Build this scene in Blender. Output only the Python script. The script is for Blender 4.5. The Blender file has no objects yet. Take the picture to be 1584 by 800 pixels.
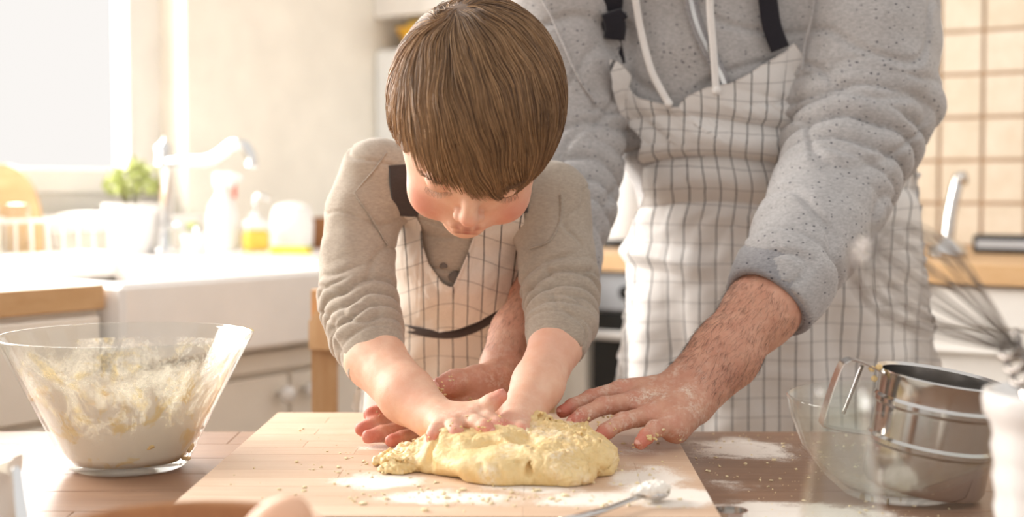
import bpy, math, random
import numpy as np
from mathutils import Vector, Matrix
sc = bpy.context.scene
COL = sc.collection
rnd = random.Random(7)
rng = np.random.default_rng(7)

# ------------------------------------------------------------------ camera
F, CX, CY = 2200.0, 792.0, 400.0
CAMZ = 1.05
TILT = math.atan(110 / 2200)
cam = bpy.data.cameras.new('camera')
cam.sensor_width = 36.0
cam.lens = 36.0 * F / 1584
cam.clip_start = 0.05
cam.dof.use_dof = True
cam.dof.focus_distance = 1.49
cam.dof.aperture_fstop = 3.1
camo = bpy.data.objects.new('camera', cam)
COL.objects.link(camo)
camo.location = (0, 0, CAMZ)
camo.rotation_euler = (math.pi / 2 - TILT, 0, 0)
sc.camera = camo

# ------------------------------------------------------------------ world, lights, exposure
world = bpy.data.worlds.new('world')
sc.world = world
world.use_nodes = True
bg = world.node_tree.nodes['Background']
bg.inputs[0].default_value = (1.0, 0.965, 0.93, 1)
bg.inputs[1].default_value = 0.95
sc.cycles.transparent_max_bounces = 40
sc.view_settings.view_transform = 'Standard'
sc.view_settings.look = 'None'
sc.view_settings.exposure = 0.02
sc.view_settings.gamma = 1.0
sc.view_settings.use_curve_mapping = False
TH = math.radians(34)
UX, UY = math.sin(TH), math.cos(TH)          # along the window wall, away from camera
VX, VY = math.cos(TH), -math.sin(TH)         # from the window wall into the room
L0 = (-1.332, 2.675)
def room(w, t, z=0.0):
    return (L0[0] + w * VX + t * UX, L0[1] + w * VY + t * UY, z)
def area(name, loc, rot, sx, sy, power, col):
    l = bpy.data.lights.new(name, 'AREA'); l.shape = 'RECTANGLE'; l.size = sx; l.size_y = sy
    l.energy = power; l.color = col
    o = bpy.data.objects.new(name, l); COL.objects.link(o); o.location = loc; o.rotation_euler = rot
    return o
wl = area('window_daylight', room(-0.45, -0.15, 1.75), (0, 0, 0), 2.6, 1.7, 250, (1.0, 0.965, 0.92))
d = Vector((VX, VY, -0.18)).normalized()
wl.rotation_euler = d.to_track_quat('-Z', 'Y').to_euler()
sun = bpy.data.lights.new('sun', 'SUN'); sun.energy = 1.0; sun.angle = math.radians(20); sun.color = (1.0, 0.91, 0.80)
suno = bpy.data.objects.new('sun', sun); COL.objects.link(suno)
suno.location = (-3, 3, 4)
suno.rotation_euler = Vector((0.80, -0.45, -0.52)).to_track_quat('-Z', 'Y').to_euler()

# ------------------------------------------------------------------ helpers
def P(px, py, D):
    fx = (px - CX) / F; fy = (CY - py) / F
    c, s = math.cos(TILT), math.sin(TILT)
    dy = c + fy * s; dz = -s + fy * c
    return np.array([fx * D / dy, D, CAMZ + dz * D / dy])
def PZ(px, py, z):
    a = P(px, py, 1.0); k = (z - CAMZ) / (a[2] - CAMZ)
    return np.array([a[0] * k, k, z])
def toworld(c):
    return c * 1.0
def srgb(*c):
    if len(c) == 1: c = c[0]
    return tuple((x / 255 / 12.92 if x / 255 <= .04045 else ((x / 255 + .055) / 1.055) ** 2.4) for x in c)

def setp(o, label=None, cat=None, group=None, kind=None):
    if label: o['label'] = label
    if cat: o['category'] = cat
    if group: o['group'] = group
    if kind: o['kind'] = kind
    return o
def empty(name, loc=(0, 0, 0), rz=0.0, label=None, cat=None, group=None):
    o = bpy.data.objects.new(name, None); COL.objects.link(o)
    o.location = tuple(loc); o.rotation_euler = (0, 0, rz); o.empty_display_size = .05
    return setp(o, label, cat, group)
def mesh_obj(name, V, Fc, mat=None, parent=None, smooth=True, tint=None, uv=None, local=False):
    """V world coordinates (unless local); children of a placed parent get V made relative"""
    V = np.asarray(V, float).reshape(-1, 3)
    if parent is not None and not local:
        V = V - np.array(parent.location)
        rz = parent.rotation_euler[2]
        if rz:
            c, s = math.cos(-rz), math.sin(-rz)
            V = np.stack([V[:, 0] * c - V[:, 1] * s, V[:, 0] * s + V[:, 1] * c, V[:, 2]], 1)
    me = bpy.data.meshes.new(name)
    if isinstance(Fc, np.ndarray) and Fc.ndim == 2:
        nf, k = Fc.shape
        me.vertices.add(len(V)); me.vertices.foreach_set('co', V.astype(np.float32).ravel())
        me.loops.add(nf * k); me.loops.foreach_set('vertex_index', Fc.astype(np.int32).ravel())
        me.polygons.add(nf)
        me.polygons.foreach_set('loop_start', np.arange(0, nf * k, k, dtype=np.int32))
        me.polygons.foreach_set('loop_total', np.full(nf, k, dtype=np.int32))
        me.update(calc_edges=True); me.validate()
    else:
        me.from_pydata(V.tolist(), [], [list(map(int, f)) for f in Fc]); me.update()
    me.polygons.foreach_set('use_smooth', np.full(len(me.polygons), bool(smooth)))
    if tint is not None:
        a = me.color_attributes.new('tint', 'FLOAT_COLOR', 'POINT')
        t = np.ones((len(V), 4), np.float32); t[:, :3] = tint
        a.data.foreach_set('color', t.ravel())
    if uv is not None:
        l = me.uv_layers.new(name='UVMap')
        vi = np.zeros(len(me.loops), np.int32); me.loops.foreach_get('vertex_index', vi)
        l.data.foreach_set('uv', np.asarray(uv, np.float32)[vi].ravel())
    o = bpy.data.objects.new(name, me); COL.objects.link(o)
    if mat: me.materials.append(mat)
    if parent is not None: o.parent = parent
    return o
class MB:
    """collects simple solids; everything in the frame given (origin, rz) """
    def __init__(s): s.v = []; s.f = []
    def add(s, V, Fc):
        n = len(s.v); s.v += [tuple(map(float, v)) for v in V]; s.f += [[i + n for i in f] for f in Fc]
        return s
    def box(s, x0, x1, y0, y1, z0, z1, bev=0.0):
        b = min(bev, abs(x1 - x0) * .45, abs(y1 - y0) * .45, abs(z1 - z0) * .45)
        if b <= 0:
            V = [(x, y, z) for z in (z0, z1) for y in (y0, y1) for x in (x0, x1)]
            return s.add(V, [(0, 2, 3, 1), (4, 5, 7, 6), (0, 1, 5, 4), (2, 6, 7, 3), (0, 4, 6, 2), (1, 3, 7, 5)])
        bm = bmesh_box(x0, x1, y0, y1, z0, z1, b)
        return s.add(*bm)
    def lathe(s, prof, c=(0, 0, 0), n=48, cap=False, sx=1, sy=1):
        V = []; Fc = []
        for r, z in prof:
            for k in range(n):
                a = 2 * math.pi * k / n
                V.append((c[0] + r * math.cos(a) * sx, c[1] + r * math.sin(a) * sy, c[2] + z))
        m = len(prof)
        for i in range(m - 1):
            for k in range(n):
                k2 = (k + 1) % n
                Fc.append((i * n + k, i * n + k2, (i + 1) * n + k2, (i + 1) * n + k))
        if cap:
            Fc.append(tuple(range(n))[::-1]); Fc.append(tuple(range((m - 1) * n, m * n)))
        return s.add(V, Fc)
    def tube(s, pts, r, n=10, flat=1.0, up=(0, 0, 1)):
        V, Fc = tube_geo(pts, r, n, flat, up)
        return s.add(V, Fc)
    def ball(s, c, r, n=16, m=10):
        V = []; Fc = []
        r = (r, r, r) if not hasattr(r, '__len__') else r
        V.append((c[0], c[1], c[2] - r[2]))
        for i in range(1, m):
            p = -math.pi / 2 + math.pi * i / m
            for k in range(n):
                a = 2 * math.pi * k / n
                V.append((c[0] + r[0] * math.cos(p) * math.cos(a), c[1] + r[1] * math.cos(p) * math.sin(a), c[2] + r[2] * math.sin(p)))
        V.append((c[0], c[1], c[2] + r[2]))
        for k in range(n): Fc.append((0, 1 + (k + 1) % n, 1 + k))
        for i in range(m - 2):
            for k in range(n):
                a, b = 1 + i * n + k, 1 + i * n + (k + 1) % n
                Fc.append((a, b, b + n, a + n))
        t = len(V) - 1; o = 1 + (m - 2) * n
        for k in range(n): Fc.append((t, o + k, o + (k + 1) % n))
        return s.add(V, Fc)
    def obj(s, name, mat, parent=None, smooth=False, local=True, **k):
        o = mesh_obj(name, np.array(s.v), s.f, mat, parent, smooth, local=local)
        if smooth == 'auto':
            o.data.polygons.foreach_set('use_smooth', np.full(len(o.data.polygons), True))
            try: o.data.set_sharp_from_angle(angle=math.radians(35))
            except Exception: pass
        return setp(o, **k)
def bmesh_box(x0, x1, y0, y1, z0, z1, b):
    V = []; idx = {}
    X, Y, Z = (x0, x1), (y0, y1), (z0, z1)
    sg = (1, -1)
    for i in (0, 1):
        for j in (0, 1):
            for k in (0, 1):
                for ax in range(3):
                    p = [X[i] + sg[i] * b, Y[j] + sg[j] * b, Z[k] + sg[k] * b]
                    p[ax] = (X[i], Y[j], Z[k])[ax]
                    idx[(i, j, k, ax)] = len(V); V.append(tuple(p))
    Fc = []
    I = lambda i, j, k, a: idx[(i, j, k, a)]
    for i in (0, 1):
        f = [I(i, 0, 0, 0), I(i, 1, 0, 0), I(i, 1, 1, 0), I(i, 0, 1, 0)]; Fc.append(f if i else f[::-1])
        f = [I(0, i, 0, 1), I(1, i, 0, 1), I(1, i, 1, 1), I(0, i, 1, 1)]; Fc.append(f[::-1] if i else f)
        f = [I(0, 0, i, 2), I(1, 0, i, 2), I(1, 1, i, 2), I(0, 1, i, 2)]; Fc.append(f if i else f[::-1])
    for i in (0, 1):
        for j in (0, 1):
            f = [I(i, j, 0, 0), I(i, j, 1, 0), I(i, j, 1, 1), I(i, j, 0, 1)]; Fc.append(f if i == j else f[::-1])
            f = [I(i, 0, j, 0), I(i, 0, j, 2), I(i, 1, j, 2), I(i, 1, j, 0)]; Fc.append(f if i == j else f[::-1])
            f = [I(0, i, j, 1), I(1, i, j, 1), I(1, i, j, 2), I(0, i, j, 2)]; Fc.append(f if i == j else f[::-1])
            for k in (0, 1):
                f = [I(i, j, k, 0), I(i, j, k, 1), I(i, j, k, 2)]; Fc.append(f if (i + j + k) % 2 else f[::-1])
    return V, Fc
def tube_geo(pts, r, n=10, flat=1.0, up=(0, 0, 1)):
    pts = np.asarray(pts, float); m = len(pts)
    r = np.full(m, r) if np.isscalar(r) else np.asarray(r, float)
    T = np.gradient(pts, axis=0); T /= np.linalg.norm(T, axis=1, keepdims=True) + 1e-12
    N = np.cross(T, np.array(up, float)); bad = np.linalg.norm(N, axis=1) < .05
    N[bad] = np.cross(T[bad], np.array((0, 1.0, .1))); N /= np.linalg.norm(N, axis=1, keepdims=True) + 1e-12
    for i in range(1, m):
        if N[i] @ N[i - 1] < 0: N[i] = -N[i]
    B = np.cross(N, T)
    a = np.linspace(0, 2 * math.pi, n, endpoint=False)
    V = pts[:, None, :] + r[:, None, None] * (np.cos(a)[None, :, None] * N[:, None, :] + flat * np.sin(a)[None, :, None] * B[:, None, :])
    V = V.reshape(-1, 3).tolist(); Fc = []
    for i in range(m - 1):
        for k in range(n):
            k2 = (k + 1) % n
            Fc.append((i * n + k, (i + 1) * n + k, (i + 1) * n + k2, i * n + k2))
    Fc.append(tuple(range(n))); Fc.append(tuple(range((m - 1) * n, m * n))[::-1])
    return V, Fc
def spline(pts, n=40):
    pts = np.asarray(pts, float); m = len(pts)
    q = np.vstack([2 * pts[0] - pts[1], pts, 2 * pts[-1] - pts[-2]])
    out = []
    for t in np.linspace(0, m - 1, n):
        i = min(int(t), m - 2); u = t - i
        a, b, c, d_ = q[i], q[i + 1], q[i + 2], q[i + 3]
        out.append(.5 * (2 * b + (c - a) * u + (2 * a - 5 * b + 4 * c - d_) * u * u + (3 * b - a - 3 * c + d_) * u ** 3))
    return np.array(out)

# ------------------------------------------------------------------ noise
_perm = rng.permutation(256); _perm = np.concatenate([_perm, _perm, _perm])
_grad = rng.normal(size=(256, 3)); _grad /= np.linalg.norm(_grad, axis=1, keepdims=True)
def noise(p, f=1.0, off=0.0):
    p = np.asarray(p, float) * f + off + 100.0
    i = np.floor(p).astype(int); u = p - i; w = u * u * u * (u * (u * 6 - 15) + 10)
    i &= 255
    out = np.zeros(p.shape[:-1])
    for dx in (0, 1):
        for dy in (0, 1):
            for dz in (0, 1):
                g = _grad[_perm[_perm[_perm[(i[..., 0] + dx) & 255] + ((i[..., 1] + dy) & 255)] + ((i[..., 2] + dz) & 255)]]
                dd = u - np.array([dx, dy, dz])
                wt = np.where(dx, w[..., 0], 1 - w[..., 0]) * np.where(dy, w[..., 1], 1 - w[..., 1]) * np.where(dz, w[..., 2], 1 - w[..., 2])
                out += wt * (g * dd).sum(-1)
    return out * 1.6
def fbm(p, f, o=3, off=0.0):
    s = 0; a = 1
    for k in range(o):
        s = s + a * noise(p, f * 2 ** k, off + 17 * k); a *= .5
    return s

# ------------------------------------------------------------------ signed distance modelling
def cap(a, b, ra, rb, k=.01, s=None):
    return dict(t='c', a=np.array(a, float), b=np.array(b, float), ra=ra, rb=rb, k=k, s=None if s is None else np.array(s, float))
def ell(c, r, k=.01, R=None, sub=False):
    return dict(t='e', c=np.array(c, float), r=np.array(r, float) if hasattr(r, '__len__') else np.full(3, float(r)), k=k, R=None if R is None else np.array(R, float), sub=sub)
def chain(pts, rad, k=.01, s=None):
    return [cap(pts[i], pts[i + 1], rad[i], rad[i + 1], k, s) for i in range(len(pts) - 1)]
def pd(pr, p):
    if pr['t'] == 'c':
        a, b = pr['a'], pr['b']; q = p; m = 1.0
        if pr['s'] is not None:
            q = p / pr['s']; a = a / pr['s']; b = b / pr['s']; m = pr['s'].min()
        ab = b - a; h = np.clip(((q - a) @ ab) / (ab @ ab + 1e-12), 0, 1)
        d_ = np.sqrt((((q - a) - h[..., None] * ab) ** 2).sum(-1)) - (pr['ra'] + (pr['rb'] - pr['ra']) * h)
        return d_ * m
    q = p - pr['c']
    if pr['R'] is not None: q = q @ pr['R'].T
    r = pr['r']
    k0 = np.sqrt(((q / r) ** 2).sum(-1)); k1 = np.sqrt(((q / (r * r)) ** 2).sum(-1)) + 1e-9
    return np.where(k0 < .02, -r.min(), k0 * (k0 - 1) / k1)
def smin(a, b, k):
    h = np.clip(.5 + .5 * (b - a) / k, 0, 1)
    return b + (a - b) * h - k * h * (1 - h)
def comb(d_, e, pr):
    if pr.get('sub'):
        return -smin(-d_, e, pr['k'])
    return smin(d_, e, pr['k'])
def sdf(prims, p):
    d_ = np.full(p.shape[:-1], 1.0)
    for pr in prims: d_ = comb(d_, pd(pr, p), pr)
    return d_
def bounds(prims):
    lo = np.full(3, 1e9); hi = -lo
    for pr in prims:
        if pr.get('sub'): continue
        if pr['t'] == 'c':
            r = max(pr['ra'], pr['rb'])
            for q in (pr['a'], pr['b']): lo = np.minimum(lo, q - r); hi = np.maximum(hi, q + r)
        else:
            r = pr['r'].max(); lo = np.minimum(lo, pr['c'] - r); hi = np.maximum(hi, pr['c'] + r)
    return lo - .02, hi + .02
def surf(prims, h, disp=None, margin=0.0, clip=None):
    """sparse surface nets; returns vertices, quads"""
    lo, hi = bounds(prims); n = 8; B = n * h
    nb = np.ceil((hi - lo) / B).astype(int) + 1
    G = np.stack(np.meshgrid(*[np.arange(k) for k in nb], indexing='ij'), -1).reshape(-1, 3)
    C = lo + (G + .5) * B; hd = B * .87
    dc = np.full(len(C), 1.0)
    if len(prims) > 6:
        e_all = []
        for pr in prims:
            e = pd(pr, C); e_all.append(e); dc = comb(dc, e, pr)
    else:
        e_all = [pd(pr, C) for pr in prims]
        for pr, e in zip(prims, e_all): dc = comb(dc, e, pr)
    act = np.abs(dc) < hd * 1.5 + margin + .004
    G = G[act]; C = C[act]; dcc = dc[act]
    off = np.stack(np.meshgrid(*[np.arange(n + 1)] * 3, indexing='ij'), -1).astype(float)
    nbk = len(G)
    Fv = np.full((nbk, n + 1, n + 1, n + 1), 1.0, np.float32)
    base = lo + G * B
    for pr, e in zip(prims, e_all):
        e = e[act]
        if pr.get('sub'): m = e < hd * 1.6 + pr['k'] + .01
        else: m = e < hd * 1.6 + pr['k'] + .01 + np.maximum(dcc, 0)
        ids = np.nonzero(m)[0]
        for s0 in range(0, len(ids), 600):
            ii = ids[s0:s0 + 600]
            p = base[ii][:, None, None, None, :] + off[None] * h
            Fv[ii] = comb(Fv[ii], pd(pr, p), pr)
    if disp is not None:
        for s0 in range(0, nbk, 600):
            p = base[s0:s0 + 600][:, None, None, None, :] + off[None] * h
            Fv[s0:s0 + 600] += disp(p)
    if clip is not None:
        for s0 in range(0, nbk, 600):
            p = base[s0:s0 + 600][:, None, None, None, :] + off[None] * h
            Fv[s0:s0 + 600] = np.maximum(Fv[s0:s0 + 600], clip(p))
    S = Fv < 0
    cs = [(a, b, c) for a in (0, 1) for b in (0, 1) for c in (0, 1)]
    cnt = sum(S[:, a:n + a, b:n + b, c:n + c].astype(np.int8) for a, b, c in cs)
    bi, ci, cj, ck = np.nonzero((cnt > 0) & (cnt < 8))
    acc = np.zeros((len(bi), 3)); num = np.zeros(len(bi))
    vals = {c: Fv[bi, ci + c[0], cj + c[1], ck + c[2]] for c in cs}
    for c in cs:
        for ax in range(3):
            if c[ax] == 0:
                c2 = tuple(1 if i == ax else c[i] for i in range(3))
                f0, f1 = vals[c], vals[c2]; x = (f0 < 0) != (f1 < 0)
                t = np.where(x, f0 / np.where(x, f0 - f1, 1), 0)
                pt = np.tile(np.array(c, float), (len(bi), 1)); pt[:, ax] += t
                acc += np.where(x[:, None], pt, 0); num += x
    V = base[bi] + (np.stack([ci, cj, ck], 1) + acc / num[:, None]) * h
    NN = nb * n + 2
    def gid(g): return (g[:, 0] * NN[1] + g[:, 1]) * NN[2] + g[:, 2]
    cid = gid(G[bi] * n + np.stack([ci, cj, ck], 1))
    order = np.argsort(cid); scid = cid[order]
    quads = []
    for ax in range(3):
        sl0 = [slice(0, n)] * 3; sl1 = list(sl0); sl1[ax] = slice(1, n + 1)
        s0 = S[(slice(None), *sl0)]; s1 = S[(slice(None), *sl1)]
        b_, i_, j_, k_ = np.nonzero(s0 != s1)
        flip = s0[b_, i_, j_, k_]
        g = G[b_] * n + np.stack([i_, j_, k_], 1)
        o1, o2 = [(1, 2), (2, 0), (0, 1)][ax]
        q = []
        for d1, d2 in ((1, 1), (0, 1), (0, 0), (1, 0)):
            gg = g.copy(); gg[:, o1] -= d1; gg[:, o2] -= d2
            q.append(gid(gg))
        q = np.stack(q, 1)
        pos = np.searchsorted(scid, q); pos = np.clip(pos, 0, len(scid) - 1)
        ok = (scid[pos] == q).all(1)
        qi = order[pos][ok]; fl = flip[ok]
        qi[~fl] = qi[~fl][:, ::-1]
        quads.append(qi)
    Q = np.concatenate(quads)
    return V, Q
def vnormals(V, Q):
    a = V[Q[:, 2]] - V[Q[:, 0]]; b = V[Q[:, 3]] - V[Q[:, 1]]
    fn = np.cross(a, b); N = np.zeros_like(V)
    for k in range(4):
        for ax in range(3): N[:, ax] += np.bincount(Q[:, k], fn[:, ax], len(V))
    return N / (np.linalg.norm(N, axis=1, keepdims=True) + 1e-12)
def relax(V, Q, it=1, lam=.5):
    e = np.concatenate([Q[:, [0, 1]], Q[:, [1, 2]], Q[:, [2, 3]], Q[:, [3, 0]]]); e = np.concatenate([e, e[:, ::-1]])
    deg = np.bincount(e[:, 0], minlength=len(V)).astype(float); deg[deg == 0] = 1
    for _ in range(it):
        A = np.stack([np.bincount(e[:, 0], V[e[:, 1], ax], len(V)) for ax in range(3)], 1) / deg[:, None]
        V = V + lam * (A - V)
    return V
def along(V, pts, rad=None):
    """arc position on a polyline, radial vector, distance"""
    best = np.full(len(V), 1e9); S_ = np.zeros(len(V)); rv = np.zeros((len(V), 3)); s0 = 0
    for i in range(len(pts) - 1):
        a, b = np.array(pts[i]), np.array(pts[i + 1]); ab = b - a; L = np.linalg.norm(ab)
        h = np.clip(((V - a) @ ab) / (L * L), 0, 1); r = V - a - h[:, None] * ab; d_ = np.linalg.norm(r, axis=1)
        m = d_ < best; best[m] = d_[m]; S_[m] = (s0 + h * L)[m]; rv[m] = r[m]; s0 += L
    return S_, rv, best
def march(prims, px, py, tmin=1.2, tmax=2.4, it=60):
    """first hit (or nearest pass) of the sight lines through given points with a solid"""
    c, s = math.cos(TILT), math.sin(TILT)
    fx = (px - CX) / F; fy = (CY - py) / F
    dr = np.stack([fx, c + fy * s, -s + fy * c], -1); dr /= np.linalg.norm(dr, axis=-1, keepdims=True)
    o = np.array([0, 0, CAMZ]); t = np.full(px.shape, tmin); bt = t.copy(); bd = np.full(px.shape, 1e9)
    for _ in range(it):
        d_ = sdf(prims, o + dr * t[..., None])
        m = d_ < bd - 1e-5; bd[m] = d_[m]; bt[m] = t[m]
        t = np.clip(t + np.maximum(d_, .0015) * .8 * (np.abs(d_) > .0006), tmin, tmax)
    return o + dr * bt[..., None], dr, bt, bd

# ------------------------------------------------------------------ materials
class NT:
    def __init__(s, name):
        s.m = bpy.data.materials.new(name); s.m.use_nodes = True
        s.t = s.m.node_tree; s.b = s.t.nodes['Principled BSDF']
    def n(s, typ, **k):
        nd = s.t.nodes.new('ShaderNode' + typ)
        for a, v in k.items():
            if a.startswith('i_'):
                key = a[2:]; key = int(key) if key.isdigit() else key.replace('_', ' ')
                s.set(nd.inputs[key], v)
            else: setattr(nd, a, v)
        return nd
    def set(s, inp, v):
        if isinstance(v, bpy.types.NodeSocket): s.t.links.new(v, inp)
        elif isinstance(v, bpy.types.Node): s.t.links.new(v.outputs[0], inp)
        else:
            if hasattr(v, '__len__') and len(v) == 3 and inp.type == 'RGBA': v = (*v, 1)
            inp.default_value = v
    def p(s, **k):
        for a, v in k.items(): s.set(s.b.inputs[a.replace('_', ' ')], v)
        return s
    def noise(s, vec, sc, det=3, rough=.55, dist=0.0):
        return s.n('TexNoise', i_Vector=vec, i_Scale=sc, i_Detail=det, i_Roughness=rough, i_Distortion=dist).outputs[0]
    def ramp(s, f, *st):
        r = s.n('ValToRGB'); s.set(r.inputs[0], f); cr = r.color_ramp
        while len(cr.elements) < len(st): cr.elements.new(.5)
        for e, (p, c) in zip(cr.elements, st):
            e.position = p; e.color = (c, c, c, 1) if not hasattr(c, '__len__') else (*c[:3], 1)
        return r.outputs[0]
    def mix(s, f, a, b, mode='MIX'):
        m = s.n('Mix', data_type='RGBA', blend_type=mode)
        s.set(m.inputs[0], f); s.set(m.inputs[6], a); s.set(m.inputs[7], b); return m.outputs[2]
    def math(s, op, a, b=0.0, c=None, clamp=False):
        m = s.n('Math', operation=op, use_clamp=clamp); s.set(m.inputs[0], a); s.set(m.inputs[1], b)
        if c is not None: s.set(m.inputs[2], c)
        return m.outputs[0]
    def map(s, vec, scale=(1, 1, 1), loc=(0, 0, 0), rot=(0, 0, 0)):
        return s.n('Mapping', i_Vector=vec, i_Scale=scale, i_Location=loc, i_Rotation=rot).outputs[0]
    def bump(s, h, st=.3, dist=.001, nrm=None):
        b = s.n('Bump', i_Strength=st, i_Distance=dist, i_Height=h)
        if nrm is not None: s.set(b.inputs['Normal'], nrm)
        s.set(s.b.inputs['Normal'], b.outputs[0]); return b.outputs[0]
    @property
    def pos(s): return s.n('NewGeometry').outputs['Position']
    @property
    def obj(s): return s.n('TexCoord').outputs['Object']
    @property
    def uv(s): return s.n('TexCoord').outputs['UV']
    @property
    def rand(s): return s.n('ObjectInfo').outputs['Random']

def plain(name, col, rough=.5, metal=0.0, spec=.5, **k):
    m = NT(name)
    v = m.noise(m.pos, 9, 4)
    c = m.mix(m.ramp(v, (.3, 0.0), (.75, 1.0)), tuple(x * .94 for x in col), tuple(min(1, x * 1.04) for x in col))
    m.p(Base_Color=c, Roughness=rough, Metallic=metal, **k); m.b.inputs['Specular IOR Level'].default_value = spec
    return m.m

def skin(name, base, deep, pale, flour=.3, hairy=False):
    m = NT(name)
    a = m.n('VertexColor', layer_name='tint')
    sep = m.n('SeparateColor', i_0=a.outputs[0])
    red, fl, dk = sep.outputs[0], sep.outputs[1], sep.outputs[2]
    v = m.noise(m.pos, 60, 4, .6)
    c = m.mix(m.ramp(v, (.35, 0.0), (.7, 1.0)), base, pale)
    v2 = m.noise(m.pos, 16, 3)
    c = m.mix(m.math('MULTIPLY', m.ramp(v2, (.4, 0.0), (.7, 1.0)), .45), c, deep)
    c = m.mix(m.math('MULTIPLY', red, .8, clamp=True), c, srgb(206, 98, 84))
    c = m.mix(dk, c, srgb(150, 62, 56))
    fn = m.noise(m.pos, 170, 5, .75)
    fb = m.noise(m.pos, 38, 3, .6)
    fm = m.math('MULTIPLY', m.ramp(fn, (.45, 0.0), (.62, 1.0)), m.ramp(fb, (.42, 0.05), (.68, 1.0)))
    fm = m.math('MULTIPLY', fm, m.math('MULTIPLY', fl, flour), clamp=True)
    c = m.mix(fm, c, srgb(246, 232, 214))
    m.p(Base_Color=c, Roughness=m.math('ADD', .56, m.math('MULTIPLY', fm, .3)), Subsurface_Weight=.16, Subsurface_Radius=(.008, .003, .0015), Subsurface_Scale=.6)
    w = m.n('TexVoronoi', i_Vector=m.pos, i_Scale=850.0).outputs[0]
    w2 = m.noise(m.map(m.pos, (1, 1, 1)), 260, 5, .7)
    h = m.math('ADD', m.math('MULTIPLY', w, .25), m.math('ADD', w2, m.math('MULTIPLY', fm, .9)))
    m.bump(h, .55 if hairy else .28, .0012)
    return m.m
M = {}
M['skin_child'] = skin('skin_child', srgb(228, 178, 150), srgb(216, 152, 128), srgb(236, 196, 170), .55)
M['skin_adult'] = skin('skin_adult', srgb(206, 150, 124), srgb(178, 114, 92), srgb(220, 170, 144), .85, True)

def fabric(name, col, speck=None, dark=None, sc=1.0, heather=.25):
    m = NT(name)
    v = m.noise(m.map(m.obj, (1, 1, 2.4)), 190 * sc, 4, .7)
    v2 = m.noise(m.obj, 30, 3)
    c = m.mix(m.ramp(v, (.33, 0.0), (.68, 1.0)), tuple(x * (1 - heather) for x in col), tuple(min(1, x * (1 + heather * .6)) for x in col))
    c = m.mix(m.math('MULTIPLY', m.ramp(v2, (.35, 0.0), (.7, 1.0)), .25), c, tuple(x * .82 for x in col))
    if speck:
        vo = m.n('TexVoronoi', i_Vector=m.map(m.obj, (1, 1, 1.5)), i_Scale=125.0, i_Randomness=1.0)
        seed = m.n('SeparateColor', i_0=vo.outputs['Color']).outputs[0]
        thr = m.math('MULTIPLY', m.math('GREATER_THAN', seed, .55), m.math('MULTIPLY', seed, .24))
        k = m.math('LESS_THAN', vo.outputs['Distance'], thr)
        c = m.mix(m.math('MULTIPLY', k, .8), c, speck)
    m.p(Base_Color=c, Roughness=.92, Sheen_Weight=.25, Sheen_Roughness=.5); m.b.inputs['Specular IOR Level'].default_value = .15
    h = m.math('ADD', m.noise(m.obj, 900 * sc, 2), m.math('MULTIPLY', v, .6))
    m.bump(h, .35, .0008)
    return m.m
M['tee'] = fabric('child_jersey', srgb(176, 163, 148), heather=.16)
M['rib'] = fabric('ribbed_jersey', srgb(168, 156, 142), heather=.2)
M['hoodie'] = fabric('speckled_fleece', srgb(184, 181, 180), speck=srgb(52, 54, 66), heather=.26)
M['hoodcuff'] = fabric('fleece_cuff', srgb(160, 158, 160), speck=srgb(58, 60, 72), heather=.25)
M['ribbon'] = fabric('black_ribbon', srgb(42, 40, 46), heather=.1)
M['ribbon_brown'] = fabric('dark_ribbon', srgb(74, 64, 60), heather=.1)
M['cord'] = fabric('white_cord', srgb(236, 232, 228), heather=.05)
M['denim'] = fabric('blue_denim', srgb(66, 76, 98), heather=.3)

def checked(name, base, line, line2, fu, fv, wu, wv):
    m = NT(name)
    uvx = m.n('SeparateXYZ', i_0=m.uv)
    wob = m.math('MULTIPLY', m.math('SUBTRACT', m.noise(m.uv, 40, 2), .5), .0012)
    def lines(co, f, w):
        x = m.math('FRACT', m.math('MULTIPLY', m.math('ADD', co, wob), f))
        return m.math('LESS_THAN', x, w)
    a = lines(uvx.outputs[0], fu, wu); b = lines(uvx.outputs[1], fv, wv)
    n = m.noise(m.uv, 500, 3)
    c = m.mix(m.ramp(n, (.3, 0.0), (.7, 1.0)), tuple(x * .93 for x in base), base)
    br = m.ramp(m.noise(m.uv, 900, 2), (.3, .55), (.6, 1.0))
    c = m.mix(m.math('MULTIPLY', b, m.math('MULTIPLY', br, .55)), c, line2)
    c = m.mix(m.math('MULTIPLY', a, m.math('MULTIPLY', br, .92)), c, line)
    m.p(Base_Color=c, Roughness=.9); m.b.inputs['Specular IOR Level'].default_value = .15
    weave = m.math('ADD', m.noise(m.map(m.uv, (1, .2, 1)), 2200, 2), m.noise(m.map(m.uv, (.2, 1, 1)), 2200, 2))
    m.bump(weave, .2, .0006)
    # thin cotton lets some light through
    tr = m.n('BsdfTranslucent', i_Color=c)
    mx = m.n('MixShader'); m.set(mx.inputs[0], .18); m.t.links.new(m.b.outputs[0], mx.inputs[1]); m.t.links.new(tr.outputs[0], mx.inputs[2])
    m.t.links.new(mx.outputs[0], m.t.nodes['Material Output'].inputs[0])
    return m.m
M['apron_adult'] = checked('checked_cotton_adult', srgb(246, 243, 240), srgb(46, 48, 56), srgb(120, 116, 116), 1 / .0215, 1 / .0262, .085, .05)
M['apron_child'] = checked('checked_cotton_child', srgb(240, 231, 220), srgb(62, 58, 58), srgb(150, 140, 130), 1 / .0185, 1 / .030, .085, .05)

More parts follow.
